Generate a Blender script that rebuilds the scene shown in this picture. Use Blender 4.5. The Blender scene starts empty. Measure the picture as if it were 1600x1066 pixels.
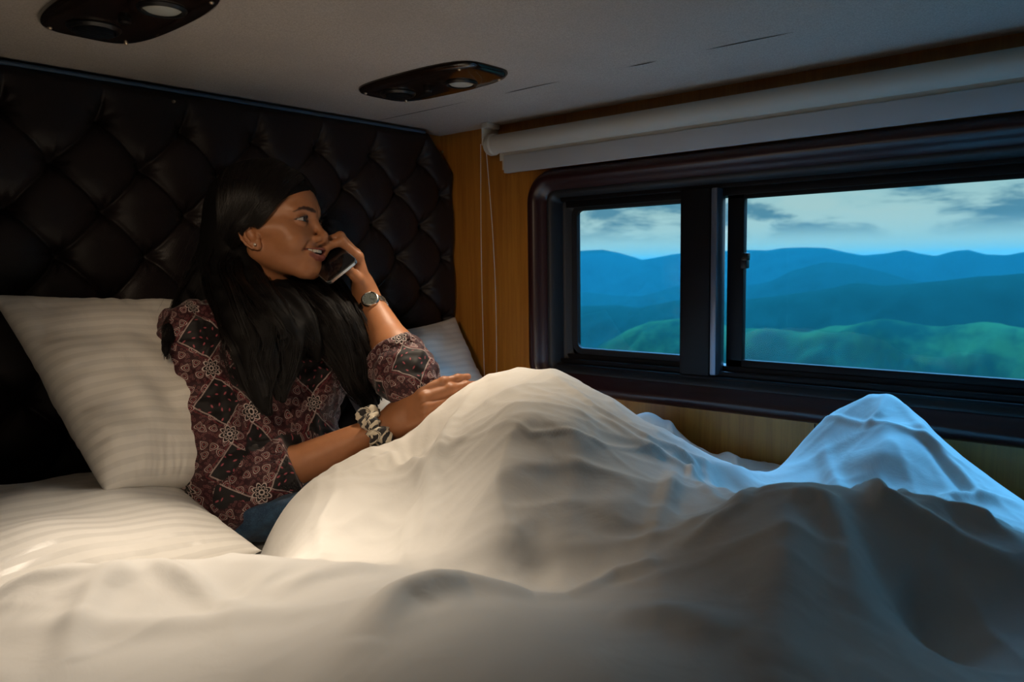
# A woman on the phone in the sleeping berth of a coach, mountains outside the window.
import bpy, bmesh, math, random
import numpy as np
from mathutils import Vector, Matrix, noise as mnoise

scn = bpy.context.scene
COL = scn.collection
V = Vector

# ------------------------------------------------------------------ camera
YAW, PITCH, ROLL, FPX = math.radians(48.8), math.radians(-5.44), math.radians(-0.8), 1200.0
CAM = np.array([-1.47, -1.48, 0.47])
_f = np.array([math.sin(YAW)*math.cos(PITCH), math.cos(YAW)*math.cos(PITCH), math.sin(PITCH)])
_r = np.cross(_f, [0, 0, 1]); _r /= np.linalg.norm(_r); _u = np.cross(_r, _f)
CR = _r*math.cos(ROLL) + _u*math.sin(ROLL)
CU = -_r*math.sin(ROLL) + _u*math.cos(ROLL)
CF = _f
cam_d = bpy.data.cameras.new('camera'); cam = bpy.data.objects.new('camera', cam_d); COL.objects.link(cam)
cam_d.sensor_width = 36.0; cam_d.lens = FPX/1600*36.0; cam_d.clip_start = 0.02; cam_d.clip_end = 20000
cam_d.dof.use_dof = True; cam_d.dof.focus_distance = 1.42; cam_d.dof.aperture_fstop = 8.0
cam.matrix_world = Matrix(((CR[0], CU[0], -CF[0], CAM[0]), (CR[1], CU[1], -CF[1], CAM[1]),
                           (CR[2], CU[2], -CF[2], CAM[2]), (0, 0, 0, 1)))
scn.camera = cam

# ------------------------------------------------------------------ exposure
scn.view_settings.view_transform = 'Standard'
scn.view_settings.look = 'None'
scn.view_settings.gamma = 1.0
scn.view_settings.use_curve_mapping = False
scn.view_settings.exposure = 0.0
scn.cycles.use_denoising = True
scn.cycles.max_bounces = 8
scn.cycles.transparent_max_bounces = 16
scn.cycles.sample_clamp_indirect = 3.0


# ------------------------------------------------------------------ node helper
class N:
    """arithmetic on node sockets"""
    tree = None
    def __init__(s, sock): s.s = sock
    @staticmethod
    def op(o, *a):
        n = N.tree.nodes.new('ShaderNodeMath'); n.operation = o
        for i, v in enumerate(a):
            if isinstance(v, N): N.tree.links.new(v.s, n.inputs[i])
            else: n.inputs[i].default_value = v
        return N(n.outputs[0])
    def __add__(s, o): return N.op('ADD', s, o)
    __radd__ = __add__
    def __sub__(s, o): return N.op('SUBTRACT', s, o)
    def __rsub__(s, o): return N.op('SUBTRACT', o, s)
    def __mul__(s, o): return N.op('MULTIPLY', s, o)
    __rmul__ = __mul__
    def __truediv__(s, o): return N.op('DIVIDE', s, o)
    def lt(s, o): return N.op('LESS_THAN', s, o)
    def gt(s, o): return N.op('GREATER_THAN', s, o)
    def abs(s): return N.op('ABSOLUTE', s)
    def mx(s, o): return N.op('MAXIMUM', s, o)
    def mn(s, o): return N.op('MINIMUM', s, o)
    def step(s, a, b):
        n = N.tree.nodes.new('ShaderNodeMapRange'); n.interpolation_type = 'SMOOTHSTEP'
        N.tree.links.new(s.s, n.inputs['Value']); n.inputs['From Min'].default_value = a; n.inputs['From Max'].default_value = b
        return N(n.outputs[0])


def nn(t, kind, **kw):
    n = t.nodes.new(kind)
    for k, v in kw.items(): setattr(n, k, v)
    return n


def mixc(t, fac, a, b, mode='MIX'):
    m = nn(t, 'ShaderNodeMix', data_type='RGBA', blend_type=mode)
    for i, v in ((0, fac), (6, a), (7, b)):
        if isinstance(v, N): v = v.s
        if hasattr(v, 'is_output'): t.links.new(v, m.inputs[i])
        elif i == 0: m.inputs[0].default_value = v
        else: m.inputs[i].default_value = tuple(v) + ((1,) if len(v) == 3 else ())
    return m.outputs[2]


def srgb(r, g, b):
    f = lambda c: (c/255/12.92) if c/255 <= .04045 else ((c/255+.055)/1.055)**2.4
    return (f(r), f(g), f(b))


def mat(name, color=(.5, .5, .5), rough=.6, metal=0., spec=.5, sheen=0., coat=0., trans=0., build=None, bump=None, sss=0.):
    m = bpy.data.materials.new(name); m.use_nodes = True
    t = m.node_tree; b = t.nodes['Principled BSDF']; N.tree = t
    b.inputs['Base Color'].default_value = tuple(color) + (1,)
    b.inputs['Roughness'].default_value = rough
    b.inputs['Metallic'].default_value = metal
    b.inputs['Specular IOR Level'].default_value = spec
    b.inputs['Sheen Weight'].default_value = sheen
    b.inputs['Coat Weight'].default_value = coat
    b.inputs['Transmission Weight'].default_value = trans
    if sss:
        b.inputs['Subsurface Weight'].default_value = sss
        b.inputs['Subsurface Radius'].default_value = (.012, .004, .002)
        b.inputs['Subsurface Scale'].default_value = .6
    if bump:      # list of (scale vector, noise scale, strength, distance)
        tc = nn(t, 'ShaderNodeTexCoord'); last = None
        for sv, sc, st, dist in bump:
            mp = nn(t, 'ShaderNodeMapping'); mp.inputs['Scale'].default_value = sv
            t.links.new(tc.outputs['Object'], mp.inputs['Vector'])
            no = nn(t, 'ShaderNodeTexNoise'); no.inputs['Scale'].default_value = sc; no.inputs['Detail'].default_value = 4
            t.links.new(mp.outputs[0], no.inputs['Vector'])
            bp = nn(t, 'ShaderNodeBump'); bp.inputs['Strength'].default_value = st; bp.inputs['Distance'].default_value = dist
            t.links.new(no.outputs[0], bp.inputs['Height'])
            if last: t.links.new(last, bp.inputs['Normal'])
            last = bp.outputs[0]
        t.links.new(last, b.inputs['Normal'])
    if build: build(t, b)
    return m


# ------------------------------------------------------------------ object helpers
def mesh(name, verts, faces, m=None, parent=None, smooth=True, autosmooth=None):
    me = bpy.data.meshes.new(name)
    verts = np.asarray(verts, dtype=np.float32)
    if isinstance(faces, np.ndarray):
        nf, k = faces.shape
        me.vertices.add(len(verts)); me.vertices.foreach_set('co', verts.ravel())
        me.loops.add(nf*k); me.loops.foreach_set('vertex_index', faces.astype(np.int32).ravel())
        me.polygons.add(nf); me.polygons.foreach_set('loop_start', np.arange(0, nf*k, k, dtype=np.int32))
        me.update(calc_edges=True)
    else:
        me.from_pydata([tuple(v) for v in verts], [], [tuple(f) for f in faces])
    me.validate(verbose=False)
    if smooth: me.polygons.foreach_set('use_smooth', np.ones(len(me.polygons), dtype=bool))
    if m: me.materials.append(m)
    o = bpy.data.objects.new(name, me); COL.objects.link(o)
    if parent: o.parent = parent
    if autosmooth is not None: me.set_sharp_from_angle(angle=math.radians(autosmooth))
    return o


def tag(o, label=None, cat=None, group=None, kind=None):
    for k, v in (('label', label), ('category', cat), ('group', group), ('kind', kind)):
        if v: o[k] = v
    return o


def empty(name, loc=(0, 0, 0), parent=None):
    o = bpy.data.objects.new(name, None); COL.objects.link(o); o.location = loc
    o.empty_display_size = .05
    if parent: o.parent = parent
    return o


class MB:
    """collects shapes into one mesh"""
    def __init__(s): s.v = []; s.f = []
    def add(s, vs, fs):
        o = len(s.v); s.v += [tuple(v) for v in vs]; s.f += [tuple(i+o for i in f) for f in fs]; return s
    def box(s, a, b, bev=0.0, seg=2):
        bm = bmesh.new(); bmesh.ops.create_cube(bm, size=1)
        for v in bm.verts: v.co = V([(a[i]+b[i])/2 + v.co[i]*(b[i]-a[i]) for i in range(3)])
        if bev: bmesh.ops.bevel(bm, geom=bm.edges[:], offset=bev, segments=seg, affect='EDGES', profile=.5)
        bm.verts.index_update()
        s.add([v.co for v in bm.verts], [[v.index for v in f.verts] for f in bm.faces]); bm.free(); return s
    def tube(s, pts, r, n=10, cap=True, closed=False):
        pts = [V(p) for p in pts]; m = len(pts); rs = r if hasattr(r, '__len__') else [r]*m
        rings = []; up = None
        for i, p in enumerate(pts):
            a = pts[i-1] if (i > 0 or closed) else p; b = pts[(i+1) % m] if (i < m-1 or closed) else p
            d = (b-a).normalized()
            if up is None: up = V((0, 0, 1)) if abs(d.z) < .9 else V((1, 0, 0))
            x = d.cross(up).normalized(); up = x.cross(d).normalized()
            rings.append([p + (x*math.cos(2*math.pi*k/n) + up*math.sin(2*math.pi*k/n))*rs[i] for k in range(n)])
        vs = [v for g in rings for v in g]; fs = []
        for i in range(m if closed else m-1):
            j = (i+1) % m
            for k in range(n): fs.append((i*n+k, i*n+(k+1) % n, j*n+(k+1) % n, j*n+k))
        if cap and not closed: fs += [tuple(range(n))[::-1], tuple((m-1)*n+k for k in range(n))]
        return s.add(vs, fs)
    def lathe(s, prof, c, axis=(0, 0, 1), n=32):
        ax = V(axis).normalized(); x = ax.orthogonal().normalized(); y = ax.cross(x); c = V(c)
        vs = [c + ax*h + (x*math.cos(2*math.pi*k/n)+y*math.sin(2*math.pi*k/n))*r for r, h in prof for k in range(n)]
        fs = [(i*n+k, i*n+(k+1) % n, (i+1)*n+(k+1) % n, (i+1)*n+k) for i in range(len(prof)-1) for k in range(n)]
        return s.add(vs, fs)
    def build(s, name, m, parent=None, smooth=True, auto=35):
        o = mesh(name, s.v, s.f, m, parent, smooth, auto)
        bm = bmesh.new(); bm.from_mesh(o.data); bmesh.ops.recalc_face_normals(bm, faces=bm.faces[:]); bm.to_mesh(o.data); bm.free()
        return o


def at(ax, val, px, py):
    """where the sight line of the survey photo through a picture point meets an axis plane"""
    d = CF + CR*(px-800)/FPX - CU*(py-533)/FPX
    i = 'XYZ'.index(ax); return CAM + d*(val-CAM[i])/d[i]


def rrect(y0, y1, z0, z1, r, n=10):
    """rounded rectangle outline in the y/z plane"""
    out = []
    for cy, cz, a0 in ((y1-r, z1-r, 0), (y0+r, z1-r, 90), (y0+r, z0+r, 180), (y1-r, z0+r, 270)):
        for k in range(n+1):
            a = math.radians(a0+90*k/n); out.append((cy+r*math.cos(a), cz+r*math.sin(a)))
    return out


def frame_sweep(mb, rect, rad, prof):
    """sweep a profile [(inset, x)] around a rounded rectangle"""
    rings = []
    for ins, x in prof:
        y0, y1, z0, z1 = rect
        rings.append([(x, a, b) for a, b in rrect(y0+ins, y1-ins, z0+ins, z1-ins, max(rad-ins, .012))])
    n = len(rings[0]); vs = [v for g in rings for v in g]
    fs = [(i*n+k, i*n+(k+1) % n, (i+1)*n+(k+1) % n, (i+1)*n+k) for i in range(len(rings)-1) for k in range(n)]
    mb.add(vs, fs)


# ------------------------------------------------------------------ world: cloudy evening sky
def build_world():
    w = bpy.data.worlds.new('evening_sky'); scn.world = w; w.use_nodes = True
    t = w.node_tree; N.tree = t
    bg = t.nodes['Background']
    tc = nn(t, 'ShaderNodeTexCoord'); sep = nn(t, 'ShaderNodeSeparateXYZ'); t.links.new(tc.outputs['Generated'], sep.inputs[0])
    z = N(sep.outputs[2])
    ramp = nn(t, 'ShaderNodeValToRGB'); t.links.new(z.s, ramp.inputs[0])
    e = ramp.color_ramp.elements
    e[0].position = 0.0; e[0].color = srgb(190, 220, 218) + (1,)
    e[1].position = 1.0; e[1].color = (2.0, 8., 17., 1)
    for p, c in ((.05, srgb(186, 216, 218)), (.13, srgb(150, 200, 210)), (.25, (.34, .72, 1.0)), (.46, (.5, 1.3, 2.2)), (.68, (3.2, 12., 24.))):
        el = ramp.color_ramp.elements.new(p); el.color = tuple(c) + (1,)
    # flat cloud bands
    mp = nn(t, 'ShaderNodeMapping'); mp.inputs['Scale'].default_value = (1, 1, 3.6); t.links.new(tc.outputs['Generated'], mp.inputs[0])
    no = nn(t, 'ShaderNodeTexNoise'); no.inputs['Scale'].default_value = 7.5; no.inputs['Detail'].default_value = 7; no.inputs['Roughness'].default_value = .55
    no.inputs['Distortion'].default_value = .25
    t.links.new(mp.outputs[0], no.inputs['Vector'])
    c = N(no.outputs[0]).step(.45, .58) * z.step(.024, .055) * (1 - z.step(.22, .4))
    dark = mixc(t, c*.9, ramp.outputs[0], srgb(78, 138, 166))
    c2 = N(no.outputs[0]).step(.47, .36) * z.step(.01, .1) * .5 * (1 - z.step(.2, .35))
    out = mixc(t, c2, dark, srgb(196, 218, 216))
    t.links.new(out, bg.inputs[0]); bg.inputs[1].default_value = WORLD


WORLD = 1.0
build_world()

# sun over the roof of the coach, falling on the hills only
sd = bpy.data.lights.new('sun', 'SUN'); sd.energy = .7; sd.angle = math.radians(3); sd.color = (1, .93, .75)
so = bpy.data.objects.new('sun', sd); COL.objects.link(so)
so.rotation_euler = V((.75, -.35, -.62)).to_track_quat('-Z', 'Y').to_euler()

# daylight coming in through the window opening (helps sampling only)
pd = bpy.data.lights.new('window_portal', 'AREA'); pd.shape = 'RECTANGLE'; pd.size = 1.6; pd.size_y = .42
pd.cycles.is_portal = True
po = bpy.data.objects.new('window_portal', pd); COL.objects.link(po)
po.matrix_world = Matrix(((0, 0, 1, .075), (1, 0, 0, -1.15), (0, 1, 0, .44), (0, 0, 0, 1)))


def reading_or_fill_light(loc, target, power, size=70, blend=1.0, radius=.02, color=(1, .70, .42)):
    l = bpy.data.lights.new('reading_or_fill_light', 'SPOT'); l.energy = power; l.spot_size = math.radians(size); l.spot_blend = blend
    l.shadow_soft_size = radius; l.color = color
    o = bpy.data.objects.new('reading_or_fill_light', l); COL.objects.link(o); o.location = loc
    o.rotation_euler = (V(target)-V(loc)).to_track_quat('-Z', 'Y').to_euler()
    return o


reading_or_fill_light((-.982, -.451, .806), (-1.12, -.74, 0), 30, 70, 1.0, .03, (1, .84, .66))
reading_or_fill_light((-.419, -.443, .806), (-.58, -.56, 0), 18, 86, .85, .03, (1, .82, .61))
reading_or_fill_light((-1.58, -1.10, .806), (-.645, -.29, .43), 31, 44, .9, .06, (1, .76, .52))  # added fill spot, out of view, to brighten her face
# ------------------------------------------------------------------ materials
def wood_nodes(t, b):
    tc = nn(t, 'ShaderNodeTexCoord'); mp = nn(t, 'ShaderNodeMapping'); mp.inputs['Scale'].default_value = (26, 26, 1.2)
    t.links.new(tc.outputs['Object'], mp.inputs[0])
    n1 = nn(t, 'ShaderNodeTexNoise'); n1.inputs['Scale'].default_value = 3; n1.inputs['Detail'].default_value = 8; n1.inputs['Roughness'].default_value = .7
    t.links.new(mp.outputs[0], n1.inputs['Vector'])
    mp2 = nn(t, 'ShaderNodeMapping'); mp2.inputs['Scale'].default_value = (9, 9, .8); t.links.new(tc.outputs['Object'], mp2.inputs[0])
    n2 = nn(t, 'ShaderNodeTexNoise'); n2.inputs['Scale'].default_value = 1.3; n2.inputs['Detail'].default_value = 3; t.links.new(mp2.outputs[0], n2.inputs['Vector'])
    f = N(n1.outputs[0]).step(.3, .7)*.6 + N(n2.outputs[0]).step(.35, .65)*.4
    col = mixc(t, f, (.34, .115, .014), (.56, .235, .034))
    t.links.new(col, b.inputs['Base Color'])
    bp = nn(t, 'ShaderNodeBump'); bp.inputs['Strength'].default_value = .1; bp.inputs['Distance'].default_value = .001
    t.links.new(f.s, bp.inputs['Height']); t.links.new(bp.outputs[0], b.inputs['Normal'])


def ceil_nodes(t, b):
    tc = nn(t, 'ShaderNodeTexCoord')
    n1 = nn(t, 'ShaderNodeTexNoise'); n1.inputs['Scale'].default_value = 420; n1.inputs['Detail'].default_value = 3; t.links.new(tc.outputs['Object'], n1.inputs['Vector'])
    n2 = nn(t, 'ShaderNodeTexNoise'); n2.inputs['Scale'].default_value = 5; n2.inputs['Detail'].default_value = 4; t.links.new(tc.outputs['Object'], n2.inputs['Vector'])
    col = mixc(t, N(n1.outputs[0]).step(.3, .7), (.43, .385, .345), (.56, .51, .465))
    col = mixc(t, N(n2.outputs[0]).step(.35, .7)*.35, col, (.40, .36, .33))
    t.links.new(col, b.inputs['Base Color'])
    bp = nn(t, 'ShaderNodeBump'); bp.inputs['Strength'].default_value = .5; bp.inputs['Distance'].default_value = .001
    t.links.new(n1.outputs[0], bp.inputs['Height']); t.links.new(bp.outputs[0], b.inputs['Normal'])


def cotton_nodes(col=(.80, .775, .73), stripes=None, rot=0.0):
    def f(t, b):
        tc = nn(t, 'ShaderNodeTexCoord')
        no = nn(t, 'ShaderNodeTexNoise'); no.inputs['Scale'].default_value = 14; no.inputs['Detail'].default_value = 6; no.inputs['Distortion'].default_value = .6
        t.links.new(tc.outputs['Object'], no.inputs['Vector'])
        fine = nn(t, 'ShaderNodeTexNoise'); fine.inputs['Scale'].default_value = 900; t.links.new(tc.outputs['Object'], fine.inputs['Vector'])
        b1 = nn(t, 'ShaderNodeBump'); b1.inputs['Strength'].default_value = .22; b1.inputs['Distance'].default_value = .012
        t.links.new(no.outputs[0], b1.inputs['Height'])
        b2 = nn(t, 'ShaderNodeBump'); b2.inputs['Strength'].default_value = .12; b2.inputs['Distance'].default_value = .0006
        t.links.new(fine.outputs[0], b2.inputs['Height']); t.links.new(b1.outputs[0], b2.inputs['Normal'])
        t.links.new(b2.outputs[0], b.inputs['Normal'])
        b.inputs['Base Color'].default_value = tuple(col) + (1,)
        if stripes:   # satin stripe woven into the cloth
            uv = nn(t, 'ShaderNodeUVMap'); sp = nn(t, 'ShaderNodeSeparateXYZ'); t.links.new(uv.outputs[0], sp.inputs[0])
            s = N.op('FRACT', N(sp.outputs[1])*stripes); w = (s.step(.05, .12))*(1-s.step(.5, .57))
            t.links.new(mixc(t, w, col, [c*.90 for c in col]), b.inputs['Base Color'])
            t.links.new((.62 - w*.27).s, b.inputs['Roughness'])
    return f


def leather_nodes(t, b):
    tc = nn(t, 'ShaderNodeTexCoord')
    vo = nn(t, 'ShaderNodeTexVoronoi'); vo.inputs['Scale'].default_value = 520; t.links.new(tc.outputs['Object'], vo.inputs['Vector'])
    no = nn(t, 'ShaderNodeTexNoise'); no.inputs['Scale'].default_value = 9; no.inputs['Detail'].default_value = 5; t.links.new(tc.outputs['Object'], no.inputs['Vector'])
    bp = nn(t, 'ShaderNodeBump'); bp.inputs['Strength'].default_value = .35; bp.inputs['Distance'].default_value = .0006
    t.links.new(vo.outputs['Distance'], bp.inputs['Height']); t.links.new(bp.outputs[0], b.inputs['Normal'])
    t.links.new((.40 + N(no.outputs[0])*.22).s, b.inputs['Roughness'])
    t.links.new(mixc(t, N(no.outputs[0]), (.008, .005, .006), (.017, .010, .010)), b.inputs['Base Color'])


def hill_nodes(a, c):
    def f(t, b):
        tc = nn(t, 'ShaderNodeTexCoord')
        no = nn(t, 'ShaderNodeTexNoise'); no.inputs['Scale'].default_value = .012; no.inputs['Detail'].default_value = 9; no.inputs['Roughness'].default_value = .65
        t.links.new(tc.outputs['Object'], no.inputs['Vector'])
        t.links.new(mixc(t, N(no.outputs[0]).step(.38, .64), a, c), b.inputs['Base Color'])
    return f


M = {}
M['wood'] = mat('wood_veneer', rough=.42, build=wood_nodes)
M['ceiling'] = mat('ceiling_carpet', rough=.95, spec=.1, build=ceil_nodes)
M['floor'] = mat('berth_floor', (.06, .05, .045), .8)
M['panel'] = mat('side_panel', (.10, .06, .035), .6)
M['leather'] = mat('dark_leather', rough=.4, spec=.34, build=leather_nodes)
M['piping'] = mat('blue_piping', srgb(60, 84, 110), .6)
M['maroon'] = mat('maroon_frame', (.032, .008, .008), .32, coat=.2, bump=[((1, 1, 1), 60, .04, .001)])
M['black'] = mat('black_plastic', (.010, .010, .011), .35)
M['rubber'] = mat('black_rubber', (.012, .012, .013), .5)
M['sash'] = mat('dark_aluminium', (.008, .006, .006), .5, spec=.22)
M['alu'] = mat('sash_edge', (.22, .24, .30), .35, metal=.7)
M['plate'] = mat('brown_gloss_plastic', (.016, .009, .006), .16, coat=.5)
M['screw'] = mat('brass_screw', (.55, .45, .33), .35, metal=1)
M['lens'] = mat('frosted_lens', (.52, .54, .50), .3)
M['white_pl'] = mat('cream_plastic', (.66, .62, .55), .4)
M['blind'] = mat('cream_blind', (.62, .57, .49), .8, bump=[((1, 1, 1), 500, .15, .0006)])
M['bar'] = mat('grey_white_bar', (.56, .56, .57), .5)
M['cotton'] = mat('white_cotton', rough=.75, sheen=.25, spec=.25, build=cotton_nodes())
M['stripe'] = mat('striped_white_cotton', rough=.6, sheen=.15, spec=.35, build=cotton_nodes((.74, .705, .65), 20))
M['stripe_flat'] = mat('striped_flat_cotton', rough=.6, sheen=.15, spec=.35, build=cotton_nodes((.76, .73, .68), 20))
M['slit'] = mat('ceiling_slit', (.02, .013, .008), .9)
M['hem'] = mat('mattress_ticking', (.65, .62, .57), .8)

mg = bpy.data.materials.new('window_glass'); mg.use_nodes = True
t = mg.node_tree; t.nodes.remove(t.nodes['Principled BSDF'])
tr = nn(t, 'ShaderNodeBsdfTransparent'); tr.inputs[0].default_value = (.86, .94, .95, 1)
gl = nn(t, 'ShaderNodeBsdfGlossy'); gl.inputs['Roughness'].default_value = .02
lw = nn(t, 'ShaderNodeFresnel'); lw.inputs[0].default_value = 1.22
ms = nn(t, 'ShaderNodeMixShader'); t.links.new(lw.outputs[0], ms.inputs[0]); t.links.new(tr.outputs[0], ms.inputs[1]); t.links.new(gl.outputs[0], ms.inputs[2])
t.links.new(ms.outputs[0], t.nodes['Material Output'].inputs[0])
M['glass'] = mg

# ------------------------------------------------------------------ berth shell
X0, X1, Y0, Y1, ZF, ZC = -2.35, 0.0, -2.75, 0.055, -0.42, 0.827


def struct(o): o['kind'] = 'structure'; return o


struct(MB().box((X0-.05, Y0-.05, ZF-.05), (X1+.09, Y1+.05, ZF)).build('floor', M['floor'], auto=30))
WY0, WY1, WZ0, WZ1 = -1.98, -.30, .205, .665      # hole for the window
wb = MB()
wb.box((0, WY1, ZF), (.09, Y1, ZC)); wb.box((0, Y0, ZF), (.09, WY0, ZC))
wb.box((0, WY0, ZF), (.09, WY1, WZ0)); wb.box((0, WY0, WZ1), (.09, WY1, ZC))
struct(wb.build('wall_right', M['wood'], smooth=False))
struct(MB().box((X0, Y1, ZF), (.09, Y1+.05, ZC)).build('wall_back', M['wood'], smooth=False))
struct(MB().box((X0-.05, Y0-.05, ZF), (X0, Y1+.05, ZC)).build('wall_left', M['panel'], smooth=False))
struct(MB().box((X0, Y0-.05, ZF), (.09, Y0, ZC)).build('wall_front', M['panel'], smooth=False))

# panel joint on the window wall
struct(MB().box((-.0012, -.962, -.02), (.0, -.960, .165)).build('trim_1', M['slit'], smooth=False))
ceil = struct(MB().box((X0-.05, Y0-.05, ZC), (.09, Y1+.05, ZC+.05)).build('ceiling', M['ceiling'], smooth=False))
sl = MB()
for a, b in ((.02, -.30), (-.41, -.55), (-.71, -.765), (-.86, -1.005)):   # slits cut along the ceiling lining seam
    n = 10
    for k in range(n):
        f0, f1 = k/n, (k+1)/n
        w = lambda f: .0021*math.sin(math.pi*min(max(f, .03), .97))**.7
        y0, y1 = a+(b-a)*f0, a+(b-a)*f1
        dx = lambda f: -.26 + .002*math.sin(f*3+a*9)
        sl.add([(dx(f0)-w(f0), y0, ZC-.0006), (dx(f0)+w(f0), y0, ZC-.0006), (dx(f1)+w(f1), y1, ZC-.0006), (dx(f1)-w(f1), y1, ZC-.0006)], [(0, 1, 2, 3)])
o = sl.build('seam_slit', M['slit'], ceil, smooth=False); o['kind'] = 'structure'

# ------------------------------------------------------------------ tufted leather headboard
def headboard():
    HX0, HX1, HZ0, HZ1 = -2.2, -.006, .002, .819
    h = .003
    xs = np.arange(HX0, HX1+h/2, h); zs = np.arange(HZ0, HZ1+h/2, h)
    Xg, Zg = np.meshgrid(xs, zs)
    sx, sz = .155, .0815
    even = []; 
    pts = []
    for r in range(11):
        zc = .745-sz*r
        for k in range(16):
            xc = (-.117 if r % 2 == 0 else -.043) - .155*k - (.0 if r % 2 == 0 else 0)
            pts.append((xc, zc, r))
    P = np.array([(a, b) for a, b, _ in pts])
    d2 = np.full(Xg.shape, 9.0)
    for a, b in P: d2 = np.minimum(d2, (Xg-a)**2 + (Zg-b)**2)
    # distance to the diagonal creases
    dc = np.full(Xg.shape, 9.0)
    for i, (a, b, r) in enumerate(pts):
        for (c, d, q) in pts:
            if q == r+1 and abs(abs(c-a)-.0775) < .012:
                ax, az = c-a, d-b; L2 = ax*ax+az*az
                m = (np.abs(Xg-(a+c)/2) < .09) & (np.abs(Zg-(b+d)/2) < .09)
                tt = np.clip(((Xg[m]-a)*ax+(Zg[m]-b)*az)/L2, 0, 1)
                dc[m] = np.minimum(dc[m], np.hypot(Xg[m]-a-tt*ax, Zg[m]-b-tt*az))
    for a, b, r in pts:            # folds from the top row up to the edge
        if r == 0:
            m = (np.abs(Xg-a) < .05) & (Zg > b-.001)
            dc[m] = np.minimum(dc[m], np.abs(Xg[m]-a-.006*np.sin((Zg[m]-b)*40)) + np.maximum(Zg[m]-b-.035, 0)*.6)
    db = np.sqrt(d2)
    depth = .0085*np.exp(-(dc/.0035)) + .0075*np.exp(-(dc/.016)**1.5) + .020*np.exp(-(db/.013)**2) + .012*np.exp(-(db/.034)**2)
    ang = np.zeros_like(Xg)
    for a, b in P:
        m = ((Xg-a)**2+(Zg-b)**2) < .045**2
        th = np.arctan2(Zg[m]-b, Xg[m]-a); rr = np.hypot(Xg[m]-a, Zg[m]-b)
        ang[m] += .0022*np.cos(7*th+a*40)*np.exp(-((rr-.016)/.012)**2)
    # rounded rim
    e = np.minimum(np.minimum(Xg-HX0, HX1-Xg), np.minimum(HZ1-Zg, 1.0))
    diag = ((HX1-Xg)+(HZ1-Zg)*.9-.085)/1.35      # cut corner next to the window
    e = np.minimum(e, diag)
    rim = .018*np.clip(1-np.clip(e, 0, 1)/.022, 0, 1)**2
    Yg = -.012 + np.minimum(depth*.85, .042) + ang + rim
    keep = (e > -.0045)
    vid = -np.ones(Xg.shape, int); vid[keep] = np.arange(keep.sum())
    push = np.minimum(e, 0)
    vs = np.stack([Xg+push*.6, Yg, Zg+push*.6], -1)[keep]
    q = keep[:-1, :-1] & keep[1:, :-1] & keep[:-1, 1:] & keep[1:, 1:]
    i, j = np.nonzero(q)
    fs = np.stack([vid[i, j], vid[i, j+1], vid[i+1, j+1], vid[i+1, j]], 1)
    root = empty('headboard', (-1.1, .03, 0))
    tag(root, 'dark brown leather headboard tufted in diamonds, behind the woman and pillows', 'headboard')
    off = -np.array(root.location)
    mesh('leather_padding', vs+off, fs, M['leather'], root)
    outl = [(HX0, HZ0), (HX1, HZ0), (HX1, HZ1-.088), (HX1-.078, HZ1), (HX0, HZ1)]
    bk = MB(); n = len(outl)
    bk.add([(x, .036, z) for x, z in outl]+[(x, .052, z) for x, z in outl],
           [tuple(range(n)), tuple(range(2*n-1, n-1, -1))]+[(k, (k+1) % n, n+(k+1) % n, n+k) for k in range(n)])
    b = bk.build('back_board', M['black'], root, smooth=False); b.location = off
    pp = MB().tube([(x, -.0005, HZ1-.0015) for x in np.linspace(HX0, HX1-.10, 60)], .0042, 8)
    b = pp.build('piping', M['piping'], root); b.location = off; b['label'] = 'thin blue piping along the top edge'
    for x, z in ((-.762, .794), (-.058, .772)):
        s = MB().lathe([(0, -.003), (.002, -.003), (.0028, -.001), (.003, .002)], (x, -.014, z), (0, 1, 0), 12).build('stud', M['screw'], root); s.location = off
headboard()

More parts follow.
